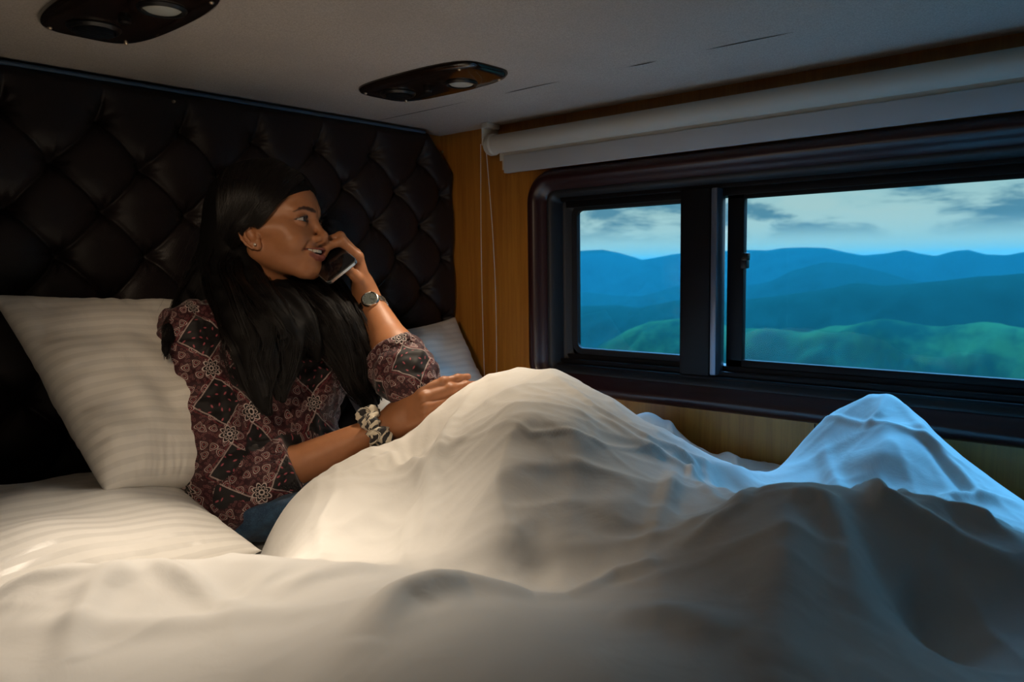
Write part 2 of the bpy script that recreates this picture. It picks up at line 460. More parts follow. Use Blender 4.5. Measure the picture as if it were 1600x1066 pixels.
# ------------------------------------------------------------------ window
def window():
    w = empty('window_1', (0, -1.13, .19)); struct(w); off = -np.array(w.location)
    rect = (-2.05, -.262, .168, .701)
    def put(mb, name, m, **k):
        o = mb.build(name, M[m], w, **k); o.location = off; return o
    mb = MB()
    prof = [(0, .0), (0, -.012), (.004, -.020), (.011, -.026), (.019, -.0275), (.027, -.024), (.034, -.015), (.040, -.008), (.046, -.004), (.050, .004), (.050, .02)]
    frame_sweep(mb, rect, .075, prof)
    put(mb, 'window_frame', 'maroon', auto=60)
    mb = MB()
    frame_sweep(mb, rect, .075, [(.048, .0), (.052, .000), (.058, .003), (.064, .012), (.070, .026), (.071, .034), (.078, .036), (.082, .044), (.088, .046), (.0905, .052), (.0905, .07), (.048, .07)])
    put(mb, 'rubber_seal', 'rubber', auto=60)
    # lower track
    mb = MB()
    mb.box((.010, -1.99, .226), (.075, -.325, .236), .002); mb.box((.022, -1.98, .236), (.030, -.332, .247), .0015)
    mb.box((.038, -1.98, .236), (.046, -.34, .2575), .0015)
    put(mb, 'track', 'sash')
    mb = MB()
    mb.box((.015, -1.98, .627), (.075, -.34, .64), .002); mb.box((.030, -1.975, .612), (.036, -.345, .63), .0015)
    put(mb, 'track', 'sash')
    # two sashes with their panes
    for (y0, y1, x) in ((-.668, -.352, .052), (-1.975, -.757, .046)):
        mb = MB(); r = (y0, y1, .252, .625)
        s = .022 if y1 > -.5 else .036
        mb.box((x-.004, y0, .252), (x+.012, y0+s, .625), .0015)
        mb.box((x-.004, y1-(.012 if y1 > -.5 else s), .252), (x+.012, y1, .625), .0015)
        mb.box((x-.004, y0, .252), (x+.012, y1, .272), .0015); mb.box((x-.004, y0, .605), (x+.012, y1, .625), .0015)
        put(mb, 'sash', 'sash')
        g = MB().box((x+.002, y0+.006, .262), (x+.005, y1-.006, .612))
        put(g, 'glass_pane', 'glass', smooth=False)
    # centre post with its aluminium edge
    put(MB().box((.008, -.735, .236), (.05, -.665, .63), .004), 'centre_post', 'sash')
    put(MB().box((.004, -.752, .24), (.045, -.738, .628), .003), 'post_edge', 'alu')
    # gaskets in the corners of the left pane
    mb = MB(); frame_sweep(mb, (-.72, -.352, .258, .62), .03, [(.0, .05), (.0, .044), (.014, .046), (.016, .053)])
    put(mb, 'gasket', 'rubber', auto=60)
    # catch on the right sash
    mb = MB().box((.028, -.806, .462), (.044, -.792, .488), .003).box((.02, -.812, .478), (.034, -.797, .494), .003)
    put(mb, 'catch', 'black')
window()

# ------------------------------------------------------------------ roller blind
def blind():
    y0, y1, xc, zc, r = -.178, -2.15, -.036, .7745, .0225
    b = empty('roller_blind', (xc, -1.15, zc)); off = -np.array(b.location)
    tag(b, 'cream roller blind rolled up above the window', 'blind')
    def put(mb, name, m, **k):
        o = mb.build(name, M[m], b, **k); o.location = off; return o
    n = 40; mb = MB()
    ring = [(r*(1+.0)*math.cos(2*math.pi*k/n), r*math.sin(2*math.pi*k/n)) for k in range(n)]
    ys = [y0, y1]
    # rolled cloth, its free edge coming down at the back
    mb.add([(xc+a, y, zc+c) for y in ys for a, c in ring], [(k, (k+1) % n, n+(k+1) % n, n+k) for k in range(n)]+[tuple(range(n))])
    mb.box((xc+.012, y1, .735), (xc+.0135, y0-.004, .775))
    put(mb, 'roller_cloth', 'blind', auto=40)
    put(MB().box((-.028, y1, .7035), (-.016, y0-.020, .7455), .0015), 'bottom_bar', 'bar')
    put(MB().box((-.0235, y1, .712), (-.0225, y0-.012, .752)), 'cloth_edge', 'blind')
    mb = MB()     # end bracket and chain wheel
    mb.box((-.060, y0+.020, .772), (-.0, y0+.024, .826), .002).box((-.06, y0+.004, .814), (-.012, y0+.024, .8265), .002)
    mb.lathe([(0, .0215), (.018, .0215), (.0245, .019), (.0265, .014), (.0265, .003), (.0235, 0), (0, 0)], (xc, y0, zc), (0, 1, 0), 36)
    put(mb, 'end_bracket', 'white_pl')
    # bead chain loop
    def chain(p, q, sag, k):
        pts = []
        for i in range(40):
            f = i/39; pts.append(V(p).lerp(V(q), f) + V((0, sag*math.sin(math.pi*f), 0)))
        return pts
    a = at('X', -.040, 751, 226); c = at('X', -.03, 757, 592); d = at('X', -.040, 760, 240); e = at('X', -.03, 776, 590)
    mb = MB(); pts = chain(a, c, .004, 1)+chain(c, e, -.0, 1)[1:]+chain(e, d, -.010, 1)[1:]
    pts = [V(p) for p in pts]
    mb.tube(pts, .0007, 5)
    L = 0; last = pts[0]
    for p, q in zip(pts[:-1], pts[1:]):
        seg = (q-p).length; s = 0
        while L+s < seg:
            c0 = p.lerp(q, (L+s)/max(seg, 1e-6)); s += .0046
            mb.lathe([(0, -.0014), (.0011, -.0008), (.0014, 0), (.0011, .0008), (0, .0014)], c0, (0, 0, 1), 6)
        L = L+s-seg
    put(mb, 'bead_chain', 'white_pl')
blind()

# ------------------------------------------------------------------ ceiling service units
def service_unit(loc):
    root = empty('service_panel', loc)
    # outline of the plate, long axis along the berth
    hx, hy = .079, .160
    outl = []
    for k in range(96):
        a = 2*math.pi*k/96; ca, sa = math.cos(a), math.sin(a)
        n = 4.6; rr = (abs(ca/1)**n+abs(sa/1)**n)**(-1/n)
        x, y = rr*ca*hx, rr*sa*hy
        x *= .90+.10*math.cos(math.pi*y/hy/2)
        outl.append((x, y))
    mb = MB(); n = len(outl)
    rings = [(1.0, 0), (1.0, -.004), (.965, -.009), (.90, -.0115), (.55, -.0125), (.0, -.0125)]
    mb.add([(x*s, y*s, z) for s, z in rings for x, y in outl], [(i*n+k, i*n+(k+1) % n, (i+1)*n+(k+1) % n, (i+1)*n+k) for i in range(len(rings)-1) for k in range(n)])
    mb.build('cover_plate', M['plate'], root, auto=50)
    lamp = MB().lathe([(.030, -.009), (.031, -.013), (.0285, -.0165), (.0255, -.0165), (.0245, -.012)], (.018, -.065, 0), n=40).build('lamp_ring', M['black'], root)
    MB().lathe([(.0255, -.0115), (.02, -.0155), (.01, -.0165), (0, -.017)], (.018, -.065, 0), n=40).build('lamp_lens', M['lens'], lamp)
    # air nozzle with louvre blades
    air = MB().lathe([(.034, -.009), (.035, -.014), (.032, -.018), (.028, -.018), (.026, -.013), (.0, -.013)], (-.012, .080, 0), n=40).build('air_nozzle', M['black'], root)
    lv = MB()
    for k in (-2, -1, 0, 1, 2):
        w = math.sqrt(max(.025**2-(k*.009)**2, 0))
        lv.box((-.012-w, .080+k*.009-.001, -.022), (-.012+w, .080+k*.009+.001, -.012), .0006)
    lv.build('louvre', M['black'], air)
    kb = MB().lathe([(0, -.021), (.006, -.0205), (.008, -.018), (.008, -.0115), (.011, -.0115), (.012, -.010)], (.0, .008, 0), n=24).build('push_button', M['sash'], root)
    for x, y in ((-.052, -.130), (.052, -.130), (-.052, .130), (.052, .130)):
        MB().lathe([(0, -.0135), (.0022, -.013), (.0034, -.0115), (.0034, -.009)], (x, y, 0), n=12).build('screw', M['screw'], root)
    return root


def copy_tree(o, parent=None):
    c = o.copy(); COL.objects.link(c)
    if parent: c.parent = parent
    for ch in list(o.children): copy_tree(ch, c)
    return c


u1 = service_unit((-.437, -.378, ZC))
tag(u1, 'whole brown oval service panel on the ceiling between headboard and window', 'ceiling light', 'service panels on the ceiling')
u3 = copy_tree(u1); u3.location = (-1.598, -1.035, ZC)  # extra panel out of view, added as a holder for the face fill spot
tag(u3, 'unseen brown service panel added on the ceiling nearest to the camera to carry the face fill light', 'ceiling light', 'service panels on the ceiling')
u2 = copy_tree(u1); u2.location = (-1.0, -.386, ZC)
tag(u2, 'brown service panel on the ceiling above the pillow left of the woman', 'ceiling light', 'service panels on the ceiling')

# ------------------------------------------------------------------ hills outside
def hills():
    def ridge(D, sil, floor_drop, name, ca, cb, amp, spread, seed, ny=420, nx=70):
        px = [p for p, q in sil]; 
        pts = [at('X', D, p, q) for p, q in sil]
        ys = np.array([p[1] for p in pts]); zs = np.array([p[2] for p in pts])
        o = np.argsort(ys); ys, zs = ys[o], zs[o]
        yy = np.linspace(-.75*D, 1.75*D, ny); base = np.interp(yy, ys, zs)
        xx = np.linspace(-1, 1, nx)
        vs = np.zeros((nx, ny, 3))
        for i, u in enumerate(xx):
            fall = math.exp(-(u*1.6)**2) if u < 0 else math.exp(-(u*2.2)**2)
            for j, y in enumerate(yy):
                x = D + u*spread
                n1 = mnoise.fractal(V((x/spread*2.2+seed, y/spread*2.2, seed)), 1.0, 2.0, 5)
                n2 = abs(mnoise.noise(V((x/spread*5+seed, y/spread*5, seed*2))))
                n3 = abs(mnoise.noise(V((x/spread*13+seed, y/spread*13+n1*1.5, seed*3))))*.5
                edge = 1-math.exp(-(u*4)**2)
                outside = 0 if ys[0] < y < ys[-1] else 1
                vs[i, j] = (x, y, base[j] - floor_drop*(1-fall) + (n1*.5-n2*.8-n3)*amp*(edge+.06) + outside*n1*amp*.8)
        idx = np.arange(nx*ny).reshape(nx, ny)
        fs = np.stack([idx[:-1, :-1], idx[1:, :-1], idx[1:, 1:], idx[:-1, 1:]], -1).reshape(-1, 4)
        m = mat(name+'_forest', rough=1, spec=0, build=hill_nodes(ca, cb))
        m.node_tree.nodes['Principled BSDF'].inputs['Roughness'].default_value = 1
        return struct(mesh(name, vs.reshape(-1, 3), fs, m))
    g1, g2 = (.003, .020, .017), (.012, .044, .022)
    ridge(3600, [(860, 393), (905, 392), (940, 390), (965, 395), (1003, 406), (1030, 402), (1060, 396), (1110, 393), (1165, 391), (1200, 391), (1225, 387), (1262, 386), (1290, 387), (1320, 394), (1350, 399), (1385, 396), (1412, 391), (1440, 397), (1462, 400), (1490, 392), (1512, 390), (1540, 397), (1575, 398), (1600, 393), (1700, 397)], 420, 'far_range', g1, g1, 60, 900, 1.3)
    ridge(2500, [(860, 452), (905, 455), (950, 461), (1000, 463), (1030, 455), (1060, 446), (1120, 452), (1165, 447), (1210, 438), (1250, 420), (1290, 409), (1330, 412), (1375, 424), (1420, 437), (1470, 445), (1530, 440), (1600, 442), (1700, 440)], 330, 'middle_range', g1, g1, 60, 700, 4.1)
    ridge(1500, [(860, 480), (905, 478), (960, 476), (1000, 480), (1060, 468), (1110, 474), (1165, 466), (1215, 461), (1250, 456), (1300, 449), (1335, 441), (1380, 446), (1440, 442), (1500, 436), (1550, 431), (1600, 426), (1700, 430)], 260, 'near_range', g1, g1, 50, 420, 7.7)
    ridge(760, [(860, 560), (905, 552), (935, 540), (985, 512), (1020, 500), (1060, 497), (1110, 505), (1165, 514), (1220, 512), (1265, 518), (1300, 506), (1345, 500), (1380, 496), (1430, 503), (1480, 508), (1540, 502), (1600, 510), (1700, 515)], 240, 'green_hill', g1, g2, 62, 260, 2.9)
    vs = []; n = 80
    xx = np.linspace(150, 5200, 60); yy = np.linspace(-4000, 8000, 90)
    vs = np.array([[(x, y, -470 + 90*mnoise.fractal(V((x/500, y/500, 5)), 1, 2, 5)) for y in yy] for x in xx])
    idx = np.arange(60*90).reshape(60, 90)
    fs = np.stack([idx[:-1, :-1], idx[1:, :-1], idx[1:, 1:], idx[:-1, 1:]], -1).reshape(-1, 4)
    struct(mesh('valley', vs.reshape(-1, 3), fs, mat('valley_forest', rough=1, spec=0, build=hill_nodes(g1, g2))))
    # humid air between the ridges
    hz = MB().box((950, -5200, -520), (6200, 9500, 70)).build('haze', None, smooth=False)
    m = bpy.data.materials.new('humid_air'); m.use_nodes = True; t = m.node_tree; t.nodes.remove(t.nodes['Principled BSDF'])
    sc = nn(t, 'ShaderNodeVolumeScatter'); sc.inputs['Color'].default_value = (.008, .040, .046, 1); sc.inputs['Density'].default_value = HAZE
    ab = nn(t, 'ShaderNodeVolumeAbsorption'); ab.inputs['Color'].default_value = (0, .70, .85, 1); ab.inputs['Density'].default_value = HAZE*.4
    ad = nn(t, 'ShaderNodeAddShader'); t.links.new(sc.outputs[0], ad.inputs[0]); t.links.new(ab.outputs[0], ad.inputs[1])
    t.links.new(ad.outputs[0], t.nodes['Material Output'].inputs['Volume'])
    hz.data.materials.append(m); hz['kind'] = 'stuff'
    tag(hz, 'blue haze hanging in the valleys between the mountains', 'haze')
HAZE = .00062
hills()
# ------------------------------------------------------------------ bedding
def set_uv(o, uv):
    lay = o.data.uv_layers.new(name='UVMap')
    li = np.empty(len(o.data.loops), dtype=np.int32); o.data.loops.foreach_get('vertex_index', li)
    lay.data.foreach_set('uv', uv[li].astype(np.float32).ravel())


bed = empty('mattress', (-1.1, -1.2, ZF)); tag(bed, 'mattress with white sheet filling the berth under the pillows', 'mattress')
off = -np.array(bed.location)
b = MB().box((X0+.01, Y0+.01, ZF), (-.004, -.0, -.2), .01).build('bed_base', M['panel'], bed); b.location = off
b = MB().box((X0+.01, Y0+.01, -.2), (-.004, -.001, .0), .03, 4).build('sheet', M['cotton'], bed); b.location = off


def fbm(P, sc, oct=4, seed=0.):
    return np.array([mnoise.fractal(V((p[0]*sc+seed, p[1]*sc, p[2]*sc)), 1.0, 2.0, oct) for p in P])


def pillow(name, corners, thick, m, label, cat='pillow', n=90, seed=0, pinch=.06, wr=.006, belly=0.0):
    """corners TL TR BR BL of the seam quad in space"""
    TL, TR, BR, BL = [np.array(c, float) for c in corners]
    nrm = np.cross(TR-TL, BL-TL); nrm /= np.linalg.norm(nrm)
    us = np.linspace(-1, 1, n)
    U, W = np.meshgrid(us, us)          # U across, W down
    sides = []
    rng = random.Random(seed)
    for sgn in (1, -1):
        eu = pinch*(1-W**2)**1.0; ew = pinch*(1-U**2)**1.0
        Uu = U*(1-eu); Ww = W*(1-ew)
        a = (Uu+1)/2; c = (Ww+1)/2
        P = (TL*((1-a)*(1-c))[..., None]+TR*(a*(1-c))[..., None]+BR*(a*c)[..., None]+BL*((1-a)*c)[..., None])
        prof = ((1-np.abs(U)**2.6)*(1-np.abs(W)**2.6))
        T = thick/2*np.clip(prof, 0, 1)**.55
        # gathers running in from the seams
        q = P.reshape(-1, 3)
        edge = np.exp(-(1-np.maximum(np.abs(U), np.abs(W)))/.10)
        f1 = np.array([mnoise.noise(V((u*3.1+seed, w*14+seed, sgn))) for u, w in zip(U.ravel(), W.ravel())]).reshape(U.shape)
        f2 = np.array([mnoise.noise(V((u*14+seed, w*3.1, sgn+seed))) for u, w in zip(U.ravel(), W.ravel())]).reshape(U.shape)
        g = np.where(np.abs(U) > np.abs(W), f1, f2)
        big = np.array([mnoise.fractal(V((u*1.3+seed+w*.8, w*1.5-u*.5, sgn*3)), 1, 2, 2) for u, w in zip(U.ravel(), W.ravel())]).reshape(U.shape)
        fade = np.clip(prof*4, 0, 1)
        P = P + nrm*(sgn*(T + wr*g*edge*fade*1.2 + wr*2.2*big*fade))[..., None]
        sides.append(P)
    idx = np.arange(n*n).reshape(n, n)
    f = np.stack([idx[:-1, :-1], idx[1:, :-1], idx[1:, 1:], idx[:-1, 1:]], -1).reshape(-1, 4)
    verts = np.concatenate([sides[0].reshape(-1, 3), sides[1].reshape(-1, 3)])
    fs = np.concatenate([f[:, ::-1], f+n*n])
    uv = np.stack([np.concatenate([U.ravel(), U.ravel()])*.5+.5, np.concatenate([W.ravel(), W.ravel()])*.5+.5], 1)
    o = mesh(name, verts, fs, M[m])
    set_uv(o, uv)
    bm = bmesh.new(); bm.from_mesh(o.data); bmesh.ops.remove_doubles(bm, verts=bm.verts[:], dist=.0003)
    bmesh.ops.recalc_face_normals(bm, faces=bm.faces[:]); bm.to_mesh(o.data); bm.free()
    return tag(o, label, cat)


pillow('pillow', [(-1.40, -.12, .150), (-.865, -.14, .105), (-.868, -.44, .045), (-1.46, -.56, .075)], .14, 'stripe_flat',
       'white striped pillow lying flat on the mattress at the left edge', n=110, seed=3)
pillow('pillow', [(-1.105, -.085, .440), (-.70, -.07, .41), tuple(at('Y', -.245, 350, 770)), tuple(at('Y', -.315, 165, 772))], .15, 'stripe',
       'white striped pillow standing against the headboard left of the woman', n=130, seed=8, wr=.0065)
pillow('pillow', [(-.52, -.05, .33), (-.055, -.045, .345), (-.035, -.24, .045), (-.50, -.30, .04)], .13, 'stripe_flat',
       'white pillow in the corner behind the woman beside the window wall', n=90, seed=12, pinch=.13)

# -------- duvet: one cloth laid over legs and mattress
# (picture x, picture y, height above the mattress) surveyed along the folds
DUV = []
def dz(*pts):
    for px, py, z in pts:
        p = at('Z', z, px, py); DUV.append((p[0], p[1], z))
def dxyz(*pts): DUV.extend(pts)

# foreground fold
dz((0, 903, .150), (100, 884, .158), (220, 872, .165), (400, 868, .165), (560, 884, .158), (720, 912, .145), (850, 925, .135),
   (940, 908, .145), (1010, 887, .165), (1100, 832, .195), (1180, 785, .218), (1228, 762, .228), (1310, 778, .222), (1420, 800, .212), (1520, 822, .20), (1600, 845, .19))
# in front of it, towards the bottom of the picture
dz((0, 1000, .150), (0, 1066, .150), (150, 960, .150), (150, 1060, .155), (350, 950, .140), (350, 1050, .165), (520, 960, .165), (600, 925, .172), (700, 935, .175), (800, 945, .172),
   (560, 1050, .185), (750, 1050, .185), (900, 960, .165), (1000, 1000, .17), (950, 1060, .18), (1100, 900, .175), (1150, 1000, .175), (1200, 850, .205), (1250, 900, .195), (1230, 1040, .175),
   (1330, 900, .185), (1400, 960, .15), (1390, 1050, .16), (1500, 1000, .13), (1560, 1060, .14), (1600, 940, .15), (1500, 900, .165))
# behind the foreground fold
dxyz((-1.30, -.50, -.05), (-1.15, -.48, -.05), (-1.0, -.47, -.04), (-.93, -.5, -.02), (-1.45, -.50, -.05), (-1.05, -.40, -.06), (-1.6, -.55, -.05))

# lap and the tent over the raised knees
dz((408, 862, .030), (425, 825, .065), (452, 786, .098), (500, 748, .125), (560, 716, .145), (605, 701, .155), (632, 690, .168), (655, 666, .203), (685, 638, .234), (722, 609, .262),
   (760, 592, .275), (800, 583, .287), (860, 583, .285), (900, 594, .278), (940, 615, .268), (1000, 655, .232), (1060, 690, .205), (1100, 715, .18), (1160, 745, .155), (1205, 768, .135))
dz((440, 850, .06), (480, 830, .10), (520, 790, .128), (560, 860, .10), (560, 770, .145), (600, 740, .15), (610, 860, .105), (620, 800, .125), (640, 740, .14), (650, 872, .118),
   (690, 700, .205), (680, 780, .155), (690, 862, .135), (740, 650, .245), (740, 900, .132), (800, 650, .268), (790, 740, .218), (780, 830, .176), (850, 905, .132),
   (880, 660, .262), (880, 760, .200), (890, 860, .160), (970, 700, .222), (970, 790, .190), (980, 860, .158), (1050, 740, .185), (1060, 810, .172), (1130, 780, .135), (1160, 790, .12))
dxyz((-.33, -.47, .19), (-.28, -.60, .19), (-.20, -.52, .06), (-.22, -.68, .09), (-.30, -.78, .15), (-.27, -.92, .10), (-.40, -.42, .13), (-.47, -.40, .13), (-.20, -.38, .03), (-.33, -.36, .03),
     (-.85, -.355, -.07), (-.785, -.345, -.07), (-.72, -.345, -.06), (-.65, -.35, -.03), (-.55, -.35, -.03), (-.45, -.34, -.03), (-.30, -.32, -.03), (-.10, -.32, -.03), (-.9, -.38, -.07), (-.91, -.45, -.05))
# bunched cloth along the window wall
for q in ((985, 648, -.10), (1020, 644, -.09), (1050, 664, -.08), (1085, 692, -.08), (1130, 708, -.07), (1175, 722, -.06), (1205, 734, -.06)):
    p = at('X', q[2], q[0], q[1]); DUV.append(tuple(p))
dxyz((-.03, -.62, .10), (-.03, -.75, .05), (-.02, -.50, .05), (-.14, -.74, .06), (-.14, -.84, .05), (-.18, -.93, .06))
# second peak over the feet
dz((1235, 715, .145), (1262, 680, .18), (1300, 645, .215), (1340, 627, .238), (1382, 613, .252), (1425, 643, .236), (1470, 690, .205), (1520, 735, .178), (1560, 772, .160), (1600, 790, .150),
   (1300, 720, .165), (1380, 700, .205), (1440, 740, .180), (1300, 755, .150), (1380, 770, .160), (1480, 790, .155))
dxyz((-.03, -1.06, .10), (-.03, -1.14, .14), (-.03, -1.2, .10), (-.10, -1.25, .10), (-.16, -1.36, .08), (-.28, -1.45, .07), (-.1, -1.5, .04), (-.5, -1.55, .08), (-.3, -1.8, .04), (-.8, -1.6, .1), (-.7, -1.85, .05),
     (-1.15, -1.25, .14), (-1.3, -1.0, .13), (-1.2, -1.6, .08), (-1.5, -.95, .12), (-1.6, -.75, .09), (-1.45, -1.3, .06), (-1.6, -1.6, .05), (-1.75, -1.2, .04), (-1.5, -1.85, .04), (-1.1, -1.9, .04))


def duvet():
    C = np.array(DUV); n = len(C)
    d = np.hypot(C[:, None, 0]-C[None, :, 0], C[:, None, 1]-C[None, :, 1])
    K = -d + np.eye(n)*-.004
    A = np.zeros((n+1, n+1)); A[:n, :n] = K; A[:n, n] = 1; A[n, :n] = 1
    w = np.linalg.solve(A, np.append(C[:, 2], 0))
    h = .0035
    xs = np.arange(-1.78, -.012, h); ys = np.arange(-1.92, -.30, h)
    X, Y = np.meshgrid(xs, ys); Z = np.full(X.shape, w[n])
    for i in range(n): Z -= w[i]*np.hypot(X-C[i, 0], Y-C[i, 1])
    def blur(Zi, s):
        r = int(3*s); k = np.exp(-.5*(np.arange(-r, r+1)/s)**2); k /= k.sum()
        P = np.pad(Zi, r, mode='edge')
        P = sum(k[j]*P[:, j:j+Zi.shape[1]] for j in range(2*r+1))
        return sum(k[j]*P[j:j+Zi.shape[0], :] for j in range(2*r+1))
    Z = blur(Z, 4.0)
    def samp(Zi, x, y):
        i = min(max(int((y-ys[0])/h), 0), len(ys)-2); j = min(max(int((x-xs[0])/h), 0), len(xs)-2)
        return Zi[i, j]
    def trace(px, py):
        d = CF + CR*(px-800)/FPX - CU*(py-533)/FPX
        t = .3
        while t < 3:
            p = CAM + d*t
            if p[0] > xs[-1] or p[2] <= samp(Z, p[0], p[1]): return p
            t += .004
        return CAM + d*t
    Z0 = Z.copy()
    def fold(pts, amp, wd, taper=True, sharp=1.0):
        q = [trace(*p) for p in pts]
        # resample
        path = []
        for a, b in zip(q[:-1], q[1:]):
            for k in range(12): path.append(a+(b-a)*k/12)
        path.append(q[-1]); path = np.array(path)[:, :2]
        lo = path.min(0)-4*wd; hi = path.max(0)+4*wd
        m = (X > lo[0]) & (X < hi[0]) & (Y > lo[1]) & (Y < hi[1])
        x, y = X[m], Y[m]; best = np.full(x.shape, 9.); f = np.zeros(x.shape)
        for k in range(len(path)-1):
            a, b = path[k], path[k+1]; ab = b-a; L = ab@ab+1e-12
            tt = np.clip(((x-a[0])*ab[0]+(y-a[1])*ab[1])/L, 0, 1)
            dd = np.hypot(x-a[0]-tt*ab[0], y-a[1]-tt*ab[1]); u = dd < best
            best[u] = dd[u]; f[u] = (k+tt[u])/(len(path)-1)
        tp = np.sin(np.pi*np.clip(f, 0.02, .98))**.6 if taper else 1
        Z[m] += 1.4*amp*tp*np.exp(-(best/wd)**(2*sharp))
    for f in FOLDS: fold(*f)
    # gentle wrinkles, stretched roughly across the bed
    wr = np.zeros_like(Z); fine = np.zeros_like(Z)
    for i in range(0, X.shape[0], 2):
        for j in range(0, X.shape[1], 2):
            x, y = X[i, j], Y[i, j]
            a = mnoise.noise(V((x*3+y*2, y*3-x, 1.7)))
            v = 1-abs(mnoise.noise(V((x*5.5+y*6+a*1.6, (y-x)*2.2+a, .3))))*2.2
            v2 = 1-abs(mnoise.noise(V((x*9-y*11+a*2.5, (y+x)*4+a, 5.3))))*2.4
            wr[i:i+2, j:j+2] = .0060*max(v, 0)**2.6 + .0040*max(v2, 0)**3.0 + .0022*max(1-abs(mnoise.noise(V((x*17+y*13+a*3, (y-x)*6, 9.1))))*2.6, 0)**3
            fine[i:i+2, j:j+2] = mnoise.fractal(V((x*16, y*16, 3)), 1, 2, 3)*.0012
    near = np.clip((np.hypot(X-CAM[0], Y-CAM[1])-.45)/.45, .30, 1)
    Z += blur((wr+fine)*near, .9)
    keep = Z > .002
    vid = -np.ones(X.shape, int); vid[keep] = np.arange(keep.sum())
    q = keep[:-1, :-1] & keep[1:, :-1] & keep[:-1, 1:] & keep[1:, 1:]
    i, j = np.nonzero(q)
    fs = np.stack([vid[i, j], vid[i, j+1], vid[i+1, j+1], vid[i+1, j]], 1)
    o = mesh('duvet', np.stack([X, Y, Z], -1)[keep], fs, M['cotton'])
    tag(o, 'big rumpled white duvet over the knees and across the whole foreground', 'duvet')
    return o


FOLDS = [
    # long folds falling from the knees
    ([(742, 612), (700, 680), (672, 760), (650, 880)], .013, .015),
    ([(800, 600), (795, 700), (770, 800), (750, 880)], .004, .022),
    ([(1065, 735), (1040, 790), (1010, 870)], .006, .012),
    ([(900, 640), (900, 740), (880, 860)], .004, .02),
    # shin
    ([(850, 590), (930, 640), (1010, 695), (1100, 735), (1200, 775)], .006, .010),
    ([(930, 650), (1000, 700), (1080, 745), (1170, 790)], .005, .010),
    ([(1060, 715), (1085, 735), (1075, 760)], .006, .006),
    # lap
    ([(628, 700), (655, 735), (672, 760)], .006, .008), ([(470, 780), (540, 745), (610, 722), (668, 730)], .006, .010),
    ([(500, 880), (500, 820), (530, 770)], .004, .010), ([(625, 890), (635, 830), (650, 790)], .006, .009),
    # seam across the tent
    ([(700, 690), (830, 682), (940, 700), (1070, 718)], .0018, .004, False),
    # foreground
    ([(210, 880), (150, 930), (120, 990), (100, 1050)], .008, .016), ([(230, 878), (300, 920), (390, 965)], .007, .013),
    ([(420, 940), (500, 900), (600, 890)], .005, .014), ([(0, 930), (80, 905), (200, 890)], .006, .012),
    ([(0, 990), (120, 970), (260, 985), (400, 970), (560, 950)], .007, .022), ([(560, 1010), (620, 945), (720, 925), (840, 935)], .015, .022),
    ([(880, 935), (960, 905), (1030, 885)], .007, .012), ([(950, 960), (1060, 970), (1160, 1010)], .008, .025),
    ([(1225, 775), (1235, 850), (1215, 950), (1210, 1060)], .010, .025), ([(1232, 772), (1290, 800), (1330, 880), (1345, 980)], .012, .020),
    ([(1200, 765), (1150, 800), (1060, 860)], .006, .012), ([(1400, 930), (1450, 970), (1520, 1040)], -.020, .030),
    ([(1290, 765), (1380, 800), (1480, 850), (1600, 905)], .007, .010), ([(1330, 765), (1420, 790), (1520, 815), (1600, 855)], .007, .010),
    ([(1285, 700), (1300, 750), (1380, 790), (1480, 810)], .007, .010), ([(1390, 775), (1480, 785), (1600, 795)], .006, .010),
    ([(1480, 790), (1540, 815), (1600, 830)], .006, .008),
    # peak
    ([(1385, 625), (1372, 655), (1350, 680)], .006, .008), ([(1400, 630), (1450, 690), (1510, 760), (1540, 790)], .006, .010),
    ([(1290, 662), (1360, 670), (1440, 685), (1500, 730)], .0025, .005, False), ([(1440, 690), (1490, 745), (1520, 780)], -.006, .008),
    ([(1020, 648), (1050, 670), (1070, 700)], .005, .007), ([(1100, 703), (1150, 722), (1190, 745)], .005, .008),
]
duvet()
# ------------------------------------------------------------------ implicit surfaces
F32 = np.float32


def vlen(a): return np.sqrt((a*a).sum(-1))


def smin(a, b, k):
    h = np.clip(.5+.5*(b-a)/k, 0, 1)
    return b*(1-h)+a*h-k*h*(1-h)


def smax(a, b, k): return -smin(-a, -b, k)


def cone(p, a, b, ra, rb):
    a = np.asarray(a, F32); ab = np.asarray(b, F32)-a
    h = np.clip(((p-a)@ab)/(ab@ab+1e-12), 0, 1)
    return vlen(p-a-h[..., None]*ab)-(ra+(rb-ra)*h)


def chain_d(p, pts, rs, k=.004):
    d = None
    for i in range(len(pts)-1):
        c = cone(p, pts[i], pts[i+1], rs[i], rs[i+1]); d = c if d is None else smin(d, c, k)
    return d


def ell(p, c, r, R=None):
    q = p-np.asarray(c, F32)
    if R is not None: q = q@np.asarray(R, F32)
    r = np.asarray(r, F32)
    k0 = vlen(q/r); k1 = vlen(q/(r*r))+1e-9
    return k0*(k0-1)/k1


def sph(p, c, r): return vlen(p-np.asarray(c, F32))-r


